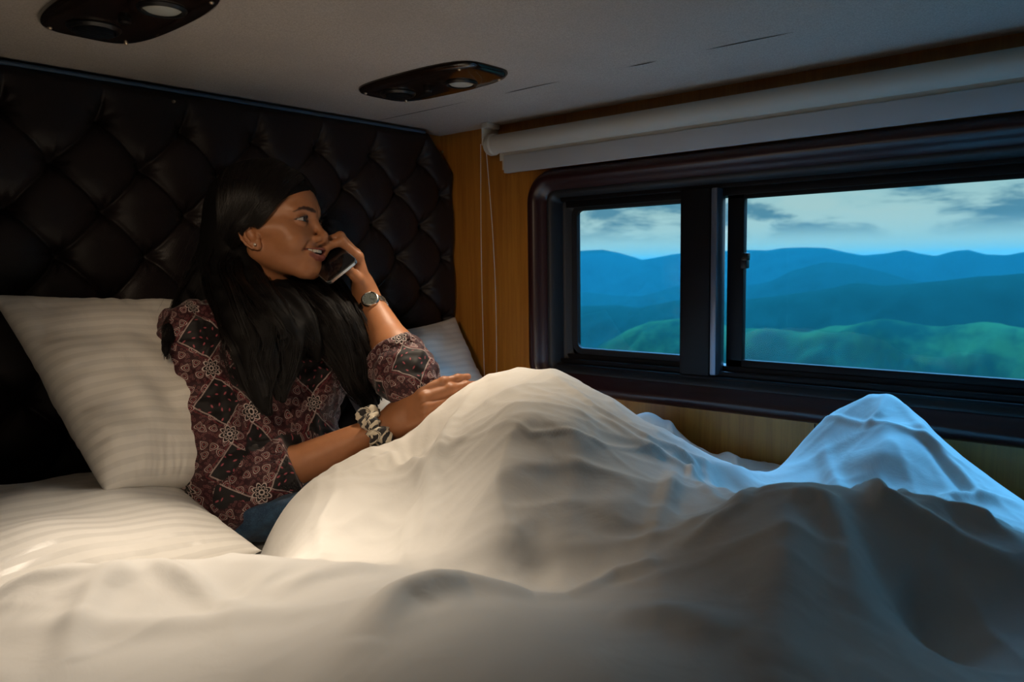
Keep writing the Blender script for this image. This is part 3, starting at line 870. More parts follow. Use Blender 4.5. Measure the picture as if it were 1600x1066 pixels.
def polygonise(f, lo, hi, h, margin=1.6, B=8):
    lo = np.array(lo, float); n = np.ceil((np.array(hi)-lo)/h/B).astype(int)
    S = n*B
    bx = np.stack(np.meshgrid(*[np.arange(k) for k in n], indexing='ij'), -1).reshape(-1, 3)
    cd = f((lo+(bx*B+(B-1)/2)*h).astype(F32))
    F = np.repeat(np.repeat(np.repeat(np.where(cd < 0, -1, 1).astype(F32).reshape(n), B, 0), B, 1), B, 2)
    act = bx[np.abs(cd) < margin*B*h*.87]
    loc = np.stack(np.meshgrid(*[np.arange(B)]*3, indexing='ij'), -1).reshape(-1, 3)
    for s in range(0, len(act), 1200):
        a = act[s:s+1200]
        ijk = (a[:, None]*B+loc[None]).reshape(-1, 3)
        F[ijk[:, 0], ijk[:, 1], ijk[:, 2]] = f((lo+ijk*h).astype(F32))
    s = F < 0
    cnt = np.zeros(S-1, np.int8)
    sh = [(i, j, k) for i in (0, 1) for j in (0, 1) for k in (0, 1)]
    sl = lambda i, j, k: (slice(i, S[0]-1+i), slice(j, S[1]-1+j), slice(k, S[2]-1+k))
    for o in sh: cnt += s[sl(*o)]
    cells = np.argwhere((cnt > 0) & (cnt < 8))
    ids = np.full(S-1, -1, np.int32); ids[cells[:, 0], cells[:, 1], cells[:, 2]] = np.arange(len(cells))
    acc = np.zeros((len(cells), 3)); num = np.zeros(len(cells))
    vals = {o: F[cells[:, 0]+o[0], cells[:, 1]+o[1], cells[:, 2]+o[2]] for o in sh}
    for a in sh:
        for ax in range(3):
            if a[ax] == 0:
                b = list(a); b[ax] = 1; b = tuple(b)
                va, vb = vals[a], vals[b]; m = (va < 0) != (vb < 0)
                t = np.where(m, va/(va-vb+1e-20), 0)
                p = np.array(a, float)[None]+np.zeros((len(cells), 3)); p[:, ax] = t
                acc[m] += p[m]; num[m] += 1
    verts = lo+(cells+acc/num[:, None])*h
    quads = []
    for ax in range(3):
        o1, o2 = [(1, 2), (2, 0), (0, 1)][ax]
        e = [slice(1, S[i]-1) for i in range(3)]; e[ax] = slice(0, S[ax]-1)
        A = s[tuple(e)]; e2 = list(e); e2[ax] = slice(1, S[ax]); Bm = s[tuple(e2)]
        w = np.argwhere(A != Bm); g = w.copy()
        for i in range(3):
            if i != ax: g[:, i] += 1
        d1 = np.zeros(3, int); d1[o1] = 1; d2 = np.zeros(3, int); d2[o2] = 1
        q = np.stack([ids[tuple((g-x).T)] for x in (0*d1, d1, d1+d2, d2)], 1)
        inside = A[tuple(w.T)]
        q[~inside] = q[~inside][:, ::-1]
        quads.append(q)
    quads = np.concatenate(quads); quads = quads[(quads >= 0).all(1)]
    return verts, quads


def relax(v, q, it=2, lam=.5):
    e = np.concatenate([q[:, [0, 1]], q[:, [1, 2]], q[:, [2, 3]], q[:, [3, 0]]])
    for _ in range(it):
        acc = np.zeros_like(v); num = np.zeros(len(v))
        np.add.at(acc, e[:, 0], v[e[:, 1]]); np.add.at(num, e[:, 0], 1)
        np.add.at(acc, e[:, 1], v[e[:, 0]]); np.add.at(num, e[:, 1], 1)
        v = v+lam*(acc/np.maximum(num, 1)[:, None]-v)
    return v


# ------------------------------------------------------------------ head frame (x her left, y forward, z up)
HC = np.array([-.690, -.195, .556])+CR*.0145-CU*.004
_h = math.radians(150.0)
HF = np.array([math.sin(_h), math.cos(_h), .09]); HF /= np.linalg.norm(HF)
HL = np.cross(HF, [0, 0, 1.]); HL = -HL/np.linalg.norm(HL)
HU = np.cross(HL, HF); HU = -HU if HU[2] < 0 else HU
_t = math.radians(-3)                     # head leaning a little
HL, HU = HL*math.cos(_t)+HU*math.sin(_t), -HL*math.sin(_t)+HU*math.cos(_t)
HM = np.stack([HL, HF, HU], 1)            # local -> world is HC + HM @ q
HS = 1.0
LOWF = .915                               # lower face a little shorter than the modelling frame
def hw(q):
    q = np.array(q, float); q[..., 2] = np.where(q[..., 2] < 0, q[..., 2]*LOWF, q[..., 2])
    return HC+(q*HS)@HM.T
def hl(p):
    q = ((p-HC.astype(F32))@HM.astype(F32))/F32(HS); q[..., 2] = np.where(q[..., 2] < 0, q[..., 2]/F32(LOWF), q[..., 2])
    return q


EYE = np.array([.0315, .0690, .0])       # eyeball centre, mirrored
ER = .0122


def head_base(q):
    """skull, face and jaw without openings; q in the head frame, |x| mirrored"""
    m = q.copy(); m[..., 0] = np.abs(m[..., 0])
    d = ell(q, (0, -.016, .026), (.0735, .094, .0765))
    d = smin(d, ell(q, (0, .028, .026), (.0590, .060, .056)), .02)           # forehead
    d = smin(d, ell(m, (.012, .026, -.036), (.050, .058, .058)), .02)        # mid face
    d = smin(d, cone(m, (.046, -.008, -.054), (.018, .056, -.094), .0175, .0155), .022)   # jaw line
    d = smin(d, cone(m, (.0, .0655, -.0985), (.007, .0645, -.0975), .0145, .0135), .018)       # chin
    d = smin(d, ell(m, (.0, .066, -.068), (.027, .020, .028)), .014)         # muzzle
    d = smin(d, sph(m, (.037, .0555, -.036), .0245), .016)                    # smiling cheek
    d = smin(d, cone(m, (.050, .045, -.012), (.066, .010, -.012), .012, .010), .018)     # cheekbone
    d = smin(d, cone(m, (.008, .0815, .0165), (.042, .066, .0185), .0080, .0070), .014)   # brow
    d = smax(d, -ell(m, (.033, .092, -.001), (.0185, .0170, .0120)), .012)   # orbit
    # lids around the eyeball
    d = smin(d, sph(m, EYE, ER+.0016), .004)
    # nose
    d = smin(d, cone(q, (0, .0795, .008), (0, .0965, -.027), .0052, .0068), .010)
    d = smin(d, cone(m, (0, .0980, -.0310), (.002, .0975, -.0315), .0086, .0084), .006)
    d = smin(d, ell(m, (.0125, .0895, -.0365), (.0062, .0105, .0070)), .005)
    d = smin(d, cone(q, (0, .098, -.040), (0, .085, -.045), .0042, .004), .005)
    return d


def curve3(q, pts, r, k=.003): return chain_d(q, pts, r, k)


LIPU = [(.0285, .0700, -.0560), (.020, .0812, -.0590), (.011, .0880, -.0592), (.004, .0908, -.0578), (0, .0908, -.0588)]
LIPL = [(.0285, .0700, -.0565), (.020, .0795, -.0665), (.011, .0855, -.0720), (0, .0880, -.0738)]


def mouth_cut(m):
    """almond opening between the lips"""
    x = np.clip(m[..., 0]/.0265, 0, 1)
    mid = -.0628+.0062*x**2; half = .0043*np.sqrt(np.clip(1-x*x, 0, 1))+.0002
    dz_ = np.abs(m[..., 2]-mid)-half
    return np.maximum(np.maximum(dz_, m[..., 0]-.0262), .058-m[..., 1])


def eye_cut(m):
    """almond between the lids, slightly narrowed by the smile"""
    x = (m[..., 0]-EYE[0])/.0152
    up = .0053*(1-np.abs(x+.08)**2.3)+.0010*x; lo = -.0036*(1-np.abs(x)**2.0)+.0010*x
    z = m[..., 2]
    return np.maximum(np.maximum(np.maximum(z-up, lo-z)*.9, np.abs(x)*.0152-.0152), .066-m[..., 1])


def ear(m):
    # frame of the ear: tilted back
    c = np.array((.0730, -.006, -.024), F32); q = m-c
    a = math.radians(-12); ca, sa = math.cos(a), math.sin(a)
    y = q[..., 1]*ca-q[..., 2]*sa; z = q[..., 1]*sa+q[..., 2]*ca
    b = math.radians(24); cb, sb = math.cos(b), math.sin(b)      # stands off the head
    x = q[..., 0]*cb + y*sb; y = -q[..., 0]*sb + y*cb
    q = np.stack([x, y, z], -1)
    d = ell(q, (.0, .0, .002), (.0042, .0165, .0285))
    d = smin(d, ell(q, (.0, .006, -.022), (.0042, .0075, .0100)), .006)
    hel = [(.003, .010, .008), (.004, .0125, .018), (.0045, .006, .0268), (.005, -.004, .0285), (.0055, -.0125, .0215), (.006, -.0162, .009), (.0055, -.0150, -.005), (.0045, -.0105, -.016), (.003, -.004, -.025)]
    d = smax(d, -ell(q, (.0065, .002, -.001), (.0052, .0085, .0125)), .003)
    d = smax(d, -ell(q, (.0065, -.004, .013), (.0042, .0075, .0090)), .003)
    d = smin(d, chain_d(q, hel, [.0026]*9, .002), .002)
    d = smin(d, chain_d(q, [(.0045, .002, .016), (.005, -.0065, .010), (.005, -.0085, -.002), (.0045, -.004, -.013)], [.0022, .0025, .0025, .0025], .002), .002)
    d = smin(d, ell(q, (.004, .0115, -.006), (.0035, .0035, .0060)), .003)
    return d


def head_d(q):
    m = q.copy(); m[..., 0] = np.abs(m[..., 0])
    d = head_base(q)
    # laugh lines
    d = smax(d, -(curve3(m, [(.0215, .0900, -.040), (.0290, .0850, -.048), (.0350, .0765, -.060)], [.0030, .0052, .0045])), .006)
    # lips
    d = smin(d, chain_d(m, LIPU, [.0022, .0040, .0046, .0046, .0040], .003), .0035)
    d = smin(d, chain_d(m, LIPL, [.0022, .0044, .0058, .0062], .003), .0035)
    d = smax(d, -sph(m, (.0305, .0745, -.0555), .0030), .004)
    d = smax(d, -(cone(q, (0, .0985, -.048), (0, .0970, -.0535), .0022, .0028)), .003)      # philtrum
    d = smax(d, -ell(m, (.0068, .0930, -.0425), (.0028, .0045, .0022)), .002)                # nostril
    d = smax(d, -mouth_cut(m), .0016)
    d = smax(d, -np.maximum(eye_cut(m), -1), .0008)
    # upper lid crease
    d = smax(d, -curve3(m, [(.0185, .0800, .0045), (.025, .0830, .0092), (.033, .0820, .0102), (.043, .0745, .0070)], [.0012, .0014, .0014, .0010]), .0025)
    d = smin(d, ear(m), .004)
    return d
def skin_nodes(t, b):
    at_ = nn(t, 'ShaderNodeAttribute', attribute_name='tint')
    tc = nn(t, 'ShaderNodeTexCoord'); no = nn(t, 'ShaderNodeTexNoise'); no.inputs['Scale'].default_value = 55; no.inputs['Detail'].default_value = 5
    t.links.new(tc.outputs['Object'], no.inputs['Vector'])
    fine = nn(t, 'ShaderNodeTexNoise'); fine.inputs['Scale'].default_value = 900; fine.inputs['Detail'].default_value = 2; t.links.new(tc.outputs['Object'], fine.inputs['Vector'])
    col = mixc(t, N(no.outputs[0]).step(.35, .7)*.16, at_.outputs['Color'], (.20, .07, .032))
    t.links.new(col, b.inputs['Base Color'])
    bp = nn(t, 'ShaderNodeBump'); bp.inputs['Strength'].default_value = .18; bp.inputs['Distance'].default_value = .0005
    t.links.new(fine.outputs[0], bp.inputs['Height']); t.links.new(bp.outputs[0], b.inputs['Normal'])
    t.links.new((.40+N(no.outputs[0])*.16).s, b.inputs['Roughness'])


M['skin'] = mat('brown_skin', rough=.48, spec=.45, sss=.12, build=skin_nodes)
SKIN = np.array((.370, .155, .068))


def head_tint(q):
    """natural colouring of the face"""
    m = q.copy(); m[:, 0] = np.abs(m[:, 0])
    c = np.tile(SKIN, (len(q), 1))
    def blend(w, col): 
        w = np.clip(w, 0, 1)[:, None]; return c*(1-w)+np.array(col)*w
    front = np.clip((m[:, 1]-.045)/.01, 0, 1)
    lips = np.minimum(chain_d(m.astype(F32), LIPU, [.0022, .0040, .0046, .0046, .0040], .003), chain_d(m.astype(F32), LIPL, [.0022, .0044, .0058, .0062], .003))
    c = blend(np.clip(1-(lips-.0002)/.0012, 0, 1), (.20, .052, .040))
    c = blend(np.clip(1-(mouth_cut(m.astype(F32))+.0006)/.0012, 0, 1)*(m[:, 1] < .086)*front*.95, (.028, .008, .007))
    m2 = m.copy(); m2[:, 1] = 0
    br = chain_d(m2.astype(F32), [(.0115, 0, .0158), (.018, 0, .0180), (.026, 0, .0200), (.034, 0, .0210), (.042, 0, .0192), (.050, 0, .0140)], [.0018, .0022, .0021, .0016, .0009, .0002])
    c = blend(np.clip(1-br/.0014, 0, 1)*.93*front, (.010, .006, .005))
    ec = eye_cut(m.astype(F32))
    c = blend(np.clip(1-(ec-.0002)/.0011, 0, 1)*front, (.014, .007, .006))
    c = blend(np.clip(1-(ec)/.0075, 0, 1)*.45*front, (.095, .036, .022))
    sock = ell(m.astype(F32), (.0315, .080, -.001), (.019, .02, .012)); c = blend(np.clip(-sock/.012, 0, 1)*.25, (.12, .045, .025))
    return c


def finger(p, pts, r0, r1, k=.0022):
    n = len(pts); return chain_d(p, pts, [r0+(r1-r0)*i/(n-1) for i in range(n)], k)


def nrmz(a): a = np.asarray(a, float); return a/np.linalg.norm(a)


RSH = np.array((-.838, -.185, .362)); REL = np.array((-.830, -.282, .092)); RWR = at('Y', -.425, 606, 666)
LSH = np.array((-.525, -.185, .345)); LEL = at('Y', -.430, 640, 592); LWR = at('Y', -.285, 572, 462)


def make_hand(W, D, Bk, T, bends, s=1.0, spread=1.0, thumb=None):
    """primitives of a hand; D runs to the knuckles, Bk out of the back, T to the thumb side"""
    W, D, Bk, T = [np.asarray(a, float) for a in (W, D, Bk, T)]
    P = lambda d, t, b: W+(D*d+T*t+Bk*b)*s
    pr = []
    kn = [(.083, .0240), (.087, .0070), (.083, -.0105), (.075, -.0260)]
    ln = [(.042, .025, .019), (.045, .029, .020), (.042, .027, .020), (.033, .020, .018)]
    rr = [(.0092, .0068), (.0094, .0070), (.0088, .0066), (.0078, .0058)]
    # palm: fan of fleshy bones
    for (kd, kt), (r0, _) in zip(kn, rr):
        pr.append((P(.004, kt*.45, 0), P(kd-.006, kt*.97, 0), .0135*s, (r0+.0022)*s, .012*s))
    pr.append((P(-.02, 0, 0), P(.02, 0, 0), .0215*s, .020*s, .02*s))
    pr.append((P(.018, .016, -.006), P(.052, .024, -.008), .0155*s, .012*s, .012*s))
    pr.append((P(.020, -.014, -.005), P(.058, -.022, -.006), .013*s, .010*s, .012*s))
    tips = []
    for i, ((kd, kt), L, (r0, r1)) in enumerate(zip(kn, ln, rr)):
        p = P(kd, kt, 0); th = 0; lat = spread*(kt/.026)*.10
        pts = [p]
        for k in range(3):
            th += math.radians(bends[i][k])
            d = D*math.cos(th)-Bk*math.sin(th); d = nrmz(d+T*lat*(1 if k == 0 else .3)*math.cos(th))
            p = p+d*L[k]*s; pts.append(p)
        rad = [r0*1.04, r0*.98, r1*1.08, r1*.86]
        for k in range(3):
            pr.append((pts[k], pts[k+1], rad[k]*s, rad[k+1]*s, .0035*s if k else .006*s))
            pr.append((pts[k]+Bk*.0008, pts[k]+Bk*.0010, rad[k]*1.05*s, rad[k]*1.05*s, .004*s))
        tips.append((pts[3], nrmz(pts[3]-pts[2]), nrmz(D*math.sin(th)+Bk*math.cos(th)), rad[3]*s))
    t0 = P(.018, .020, -.006)
    ta = thumb or [(.040, .040, -.012), (.066, .052, -.020), (.088, .054, -.026)]
    q = [t0]+[P(*a) for a in ta]; rd = [.0150, .0112, .0095, .0076]
    for k in range(3): pr.append((q[k], q[k+1], rd[k]*s, rd[k+1]*s, .007*s if k == 0 else .003*s))
    tips.append((q[3], nrmz(q[3]-q[2]), nrmz(T*.7+Bk*.7), rd[3]*s))
    return pr, tips


def hand_d(p, prims, k0=None):
    d = None
    for a, b, ra, rb, k in prims:
        c = cone(p, a, b, ra, rb); d = c if d is None else smin(d, c, k)
    return d


def perp(a, ref): a = np.asarray(a, float)-np.dot(a, ref)*ref; return nrmz(a)


# right hand lies on the covered thigh, back of the hand to the camera
_D = nrmz(at('Y', -.500, 672, 624)-RWR); _B = perp(nrmz(CAM-RWR)*.85+np.array((0, 0, .42)), _D); _T = np.cross(_B, _D)
if _T[2] < 0: _T = -_T
RHAND, RTIPS = make_hand(RWR, _D, _B, _T, [(30, 12, 8), (33, 14, 10), (38, 18, 12), (40, 22, 14)], 1.04, -.25,
                         thumb=[(.040, .030, -.022), (.066, .030, -.036), (.088, .024, -.044)])
# left hand wraps the telephone, palm to her cheek
_D2 = nrmz(at('Y', -.280, 553, 390)-LWR); _B2 = perp(np.array(CR)*.93+np.array(CF)*.36, _D2); _T2 = perp(-CR*.55-CF*.9, _D2)
_T2 = np.cross(_D2, _B2); _T2 = _T2 if _T2@CF < 0 else -_T2
LHAND, LTIPS = make_hand(LWR, _D2, _B2, _T2, [(34, 60, 40), (28, 64, 44), (24, 66, 46), (26, 60, 40)], .96, .4,
                         thumb=[(.040, .034, -.012), (.062, .040, -.026), (.078, .036, -.040)])


def muscle(p, E, W, r0, r1):
    E = np.asarray(E, float); W = np.asarray(W, float); mid = E+(W-E)*.3
    d = cone(p, E, mid, r0, r0*1.02); d = smin(d, cone(p, mid, W, r0*1.02, r1), .02); return d


def torso(p):
    d = ell(p, (-.684, -.165, .285), (.148, .092, .135))
    d = smin(d, ell(p, (-.715, -.205, .170), (.128, .098, .12)), .05)
    d = smin(d, ell(p, (-.745, -.235, .085), (.155, .120, .095)), .05)
    d = smin(d, cone(p, RSH+(.025, .01, -.005), LSH+(-.025, .01, -.005), .046, .046), .05)
    d = smin(d, sph(p, (-.755, -.228, .272), .056), .035); d = smin(d, sph(p, (-.625, -.228, .268), .056), .035)
    return d


NB = np.array((-.687, -.160, .392)); NT = hw((0, -.022, -.050))


def body_d(p):
    d = torso(p)
    d = smin(d, cone(p, NB, NT, .052, .048), .035)
    d = smin(d, cone(p, RSH, REL, .047, .037), .03); d = smin(d, cone(p, LSH, LEL, .047, .037), .03)
    d = smin(d, muscle(p, REL, RWR, .0385, .0232), .015); d = smin(d, muscle(p, LEL, LWR, .0385, .0232), .015)
    for c, r, f, k in ((HC, .19, lambda q: head_d(hl(q)), .012), (RHAND[2][1], .15, lambda q: hand_d(q, RHAND), .012), (LHAND[2][1], .15, lambda q: hand_d(q, LHAND), .012)):
        m = vlen(p-np.asarray(c, F32)) < r
        if m.any(): d[m] = smin(d[m], f(p[m]).astype(F32), k)
    return d


def vcol(o, col):
    a = o.data.color_attributes.new('tint', 'FLOAT_COLOR', 'POINT')
    a.data.foreach_set('color', np.concatenate([col, np.ones((len(col), 1))], 1).astype(np.float32).ravel())


def tint_body(v):
    c = np.tile(SKIN, (len(v), 1))
    m = np.linalg.norm(v-HC, axis=1) < .16
    q = hl(v[m].astype(F32)); hc = head_tint(q.astype(float)); low = np.clip((q[:, 2]+.12)/.01, 0, 1)[:, None]
    c[m] = hc*low+SKIN*(1-low)
    for T in (RTIPS, LTIPS):       # nails
        for pt, d, n, r in T:
            x = v-(pt+d*r*.15+n*r*.75); k = np.linalg.norm(x, axis=1)
            w = np.clip((r*.78-k)/.0008, 0, 1)[:, None]; c = c*(1-w*.6)+np.array((.46, .22, .14))*w*.6
    return c


person = empty('person', (-.70, -.25, .0))
tag(person, 'young woman in a paisley blouse sitting up in bed talking on a telephone', 'person')
POFF = -np.array(person.location)


def pchild(o, label=None, loc=True):
    o.parent = person
    if loc: o.location = POFF
    if label: o['label'] = label
    return o


BH = .0015
v, q = polygonise(body_d, (-.95, -.60, .005), (-.44, -.055, .705), BH)
v = relax(v, q, 2, .4)
body = pchild(mesh('body', v, q, M['skin'])); vcol(body, tint_body(v))


# eyes
def eye_mesh(sgn):
    n, r = 40, 28; gz = nrmz((.10 if sgn < 0 else .04, 1, -.02)); c = EYE*(sgn, 1, 1)
    x = nrmz(np.cross(gz, (0, 0, 1))); y = np.cross(x, gz); vs = []; col = []
    th = np.concatenate([np.linspace(0, .75, 20), np.linspace(.8, math.pi, r-12)])
    for t_ in th:
        for k in range(n):
            a = 2*math.pi*k/n; bulge = .0006*max(0, 1-(t_/.5)**2)
            vs.append(c+(gz*math.cos(t_)+(x*math.cos(a)+y*math.sin(a))*math.sin(t_))*(ER-.0003+bulge))
            col.append((.004, .003, .003) if t_ < .19 else (.045, .018, .008) if t_ < .50 else (.012, .008, .007) if t_ < .56 else (.42, .40, .39))
    f = [(i*n+k, i*n+(k+1) % n, (i+1)*n+(k+1) % n, (i+1)*n+k) for i in range(len(th)-1) for k in range(n)]
    vs = np.array(vs); w = HC+(vs*HS)@HM.T
    o = pchild(mesh('eye', w, f, M['eye'])); vcol(o, np.array(col)); return o


def tint_nodes(t, b):
    a = nn(t, 'ShaderNodeAttribute', attribute_name='tint'); t.links.new(a.outputs['Color'], b.inputs['Base Color'])


M['eye'] = mat('eye', rough=.08, spec=.6, coat=.5, build=tint_nodes)
for s_ in (-1, 1): eye_mesh(s_)
M['tooth'] = mat('tooth', (.66, .60, .50), .22, coat=.3)
tm = MB()
for i, (x, w_, h_) in enumerate([(.0043, .0082, .0098), (.0122, .0072, .0088), (.0190, .0070, .0090), (.0248, .0062, .0078)]):
    for s_ in (-1, 1):
        y = .0868-24.0*x*x
        a = math.atan(48*x)*.9
        bm = bmesh.new(); bmesh.ops.create_cube(bm, size=1)
        bmesh.ops.bevel(bm, geom=bm.edges[:], offset=.26, segments=3, affect='EDGES', profile=.6)
        pts = []
        for vtx in bm.verts:
            lx, ly, lz = vtx.co.x*w_*(1+.12*vtx.co.z), vtx.co.y*.0045, vtx.co.z*h_
            X_ = x+lx*math.cos(a)+ly*math.sin(a); Y_ = y-lx*math.sin(a)+ly*math.cos(a)
            pts.append(hw((s_*X_, Y_, -.0575+lz-h_*.12)))
        bm.verts.index_update()
        tm.add(pts, [[k.index for k in f.verts] for f in bm.faces]); bm.free()
teeth = pchild(tm.build('teeth', M['tooth']))
M['lash'] = mat('eyelash', (.006, .004, .004), .5)
for s_ in (-1, 1):
    lm = MB()
    for up in (1, 0):
        for k in range(34 if up else 18):
            u = -1+2*(k+.5)/(34 if up else 18)
            xx = EYE[0]+u*.0148
            z = (.0053*(1-abs(u+.08)**2.3)+.0010*u) if up else (-.0036*(1-abs(u)**2)+.0010*u)
            yy = EYE[1]+math.sqrt(max((ER+.0014)**2-(xx-EYE[0])**2-z*z, 1e-6))-.0006
            L = .0065*(.7+.5*(u+1)/2) if up else .003
            p0 = np.array((xx, yy, z)); p1 = p0+np.array((u*.45, .75, .30 if up else -.5))*L*.6; p2 = p1+np.array((u*.5, .35, .85 if up else -.6))*L*.5
            lm.tube([hw(a*(s_, 1, 1)) for a in (p0, p1, p2)], [.00032, .00022, .00006], 4)
    pchild(lm.build('eyelashes', M['lash']))
ec_ = hw((-.0805, .0055, -.0435))
pchild(MB().lathe([(0, .0028), (.0018, .0024), (.0026, .0008), (.0022, -.0008), (.0006, -.0016), (.0004, -.004), (0, -.004)], ec_, tuple(-HL*.95+HF*.25), 16).build('ear_stud', mat('pearl', (.75, .68, .60), .15, metal=.5)))
# ------------------------------------------------------------------ blouse, jeans
def sinfold(p, sc, seed):
    """cheap smooth wrinkle field"""
    x, y, z = p[:, 0]*sc, p[:, 1]*sc, p[:, 2]*sc
    a = np.sin(x*1.0+z*.7+seed+1.3*np.sin(y*.9+z*.5+seed)); b = np.sin(z*1.3-x*.6+y*.8+2.1*seed+1.1*np.sin(x*.7+seed))
    return a*b


RCUF = REL+(RWR-REL)*.40; LCUF = LEL+(LWR-LEL)*.33
_ra = nrmz(RWR-REL); _la = nrmz(LWR-LEL)
_rs, _ls = nrmz(REL-RSH), nrmz(LEL-LSH)


def sleeve_d(p, S, E, CU_, W, r0, r1, r2, w):
    ax = nrmz(W-E)
    d = smin(cone(p, S, E, r0, r1), cone(p, E, CU_+ax*.02, r1, r2), .012)+w
    cut = (p-CU_.astype(F32))@ax.astype(F32); near = vlen(p-CU_.astype(F32)) < .085
    d = np.where(near, smax(d, cut, .003), d)
    d0 = d.copy(); return np.where(near & (cut > -.030), np.maximum(d, -(d0+.0034)), d)


def blouse_d(p):
    w = .0035*sinfold(p, 62, 1.0)+.0022*sinfold(p, 120, 4.0)
    # gathers at the crook of each elbow and under the arm
    for E, ax, s0 in ((REL, _rs, 150), (LEL, _ls, 150)):
        t_ = (p-E.astype(F32))@ax.astype(F32); g = np.exp(-(vlen(p-E.astype(F32))/.075)**2); w = w+.0045*g*np.sin(t_*s0+3*np.sin(p[:, 0]*30))
    g = np.exp(-(vlen(p-RSH.astype(F32))/.08)**2); w = w+.003*g*np.sin(p[:, 0]*140+p[:, 1]*60)
    d = torso(p)-.012+w
    d = smax(d, -cone(p, NB+(.004, -.035, -.01), NT, .055, .075), .004)
    d = smax(d, -ell(p, NB+(.0, -.085, -.025), (.035, .06, .075)), .004)
    d = smax(d, (.046+(p[:, 0]+.80)*.20)-p[:, 2], .004)
    d = smin(d, sleeve_d(p, RSH+(-.002, 0, -.002), REL, RCUF, RWR, .058, .0640, .0590, w), .014)
    return smin(d, sleeve_d(p, LSH, LEL, LCUF, LWR, .056, .0545, .0500, w*.8), .014)


HIPR, HIPL = np.array((-.815, -.275, .082)), np.array((-.675, -.235, .080))
KNR, KNL = np.array((-.520, -.600, .095)), np.array((-.405, -.600, .175))


def jeans_d(p):
    d = ell(p, (-.745, -.235, .088), (.162, .128, .085))
    d = smin(d, cone(p, HIPR, KNR, .072, .050), .03); d = smin(d, cone(p, HIPL, KNL, .070, .052), .03)
    d = smin(d, cone(p, KNR, (-.43, -.95, .055), .050, .038), .02); d = smin(d, cone(p, KNL, (-.30, -.97, .06), .055, .038), .02)
    w = .0028*sinfold(p, 75, 2.2)+.0016*sinfold(p, 150, .4)
    return smax(d+w, p[:, 2]-(.108+(p[:, 0]+.75)*.25), .006)


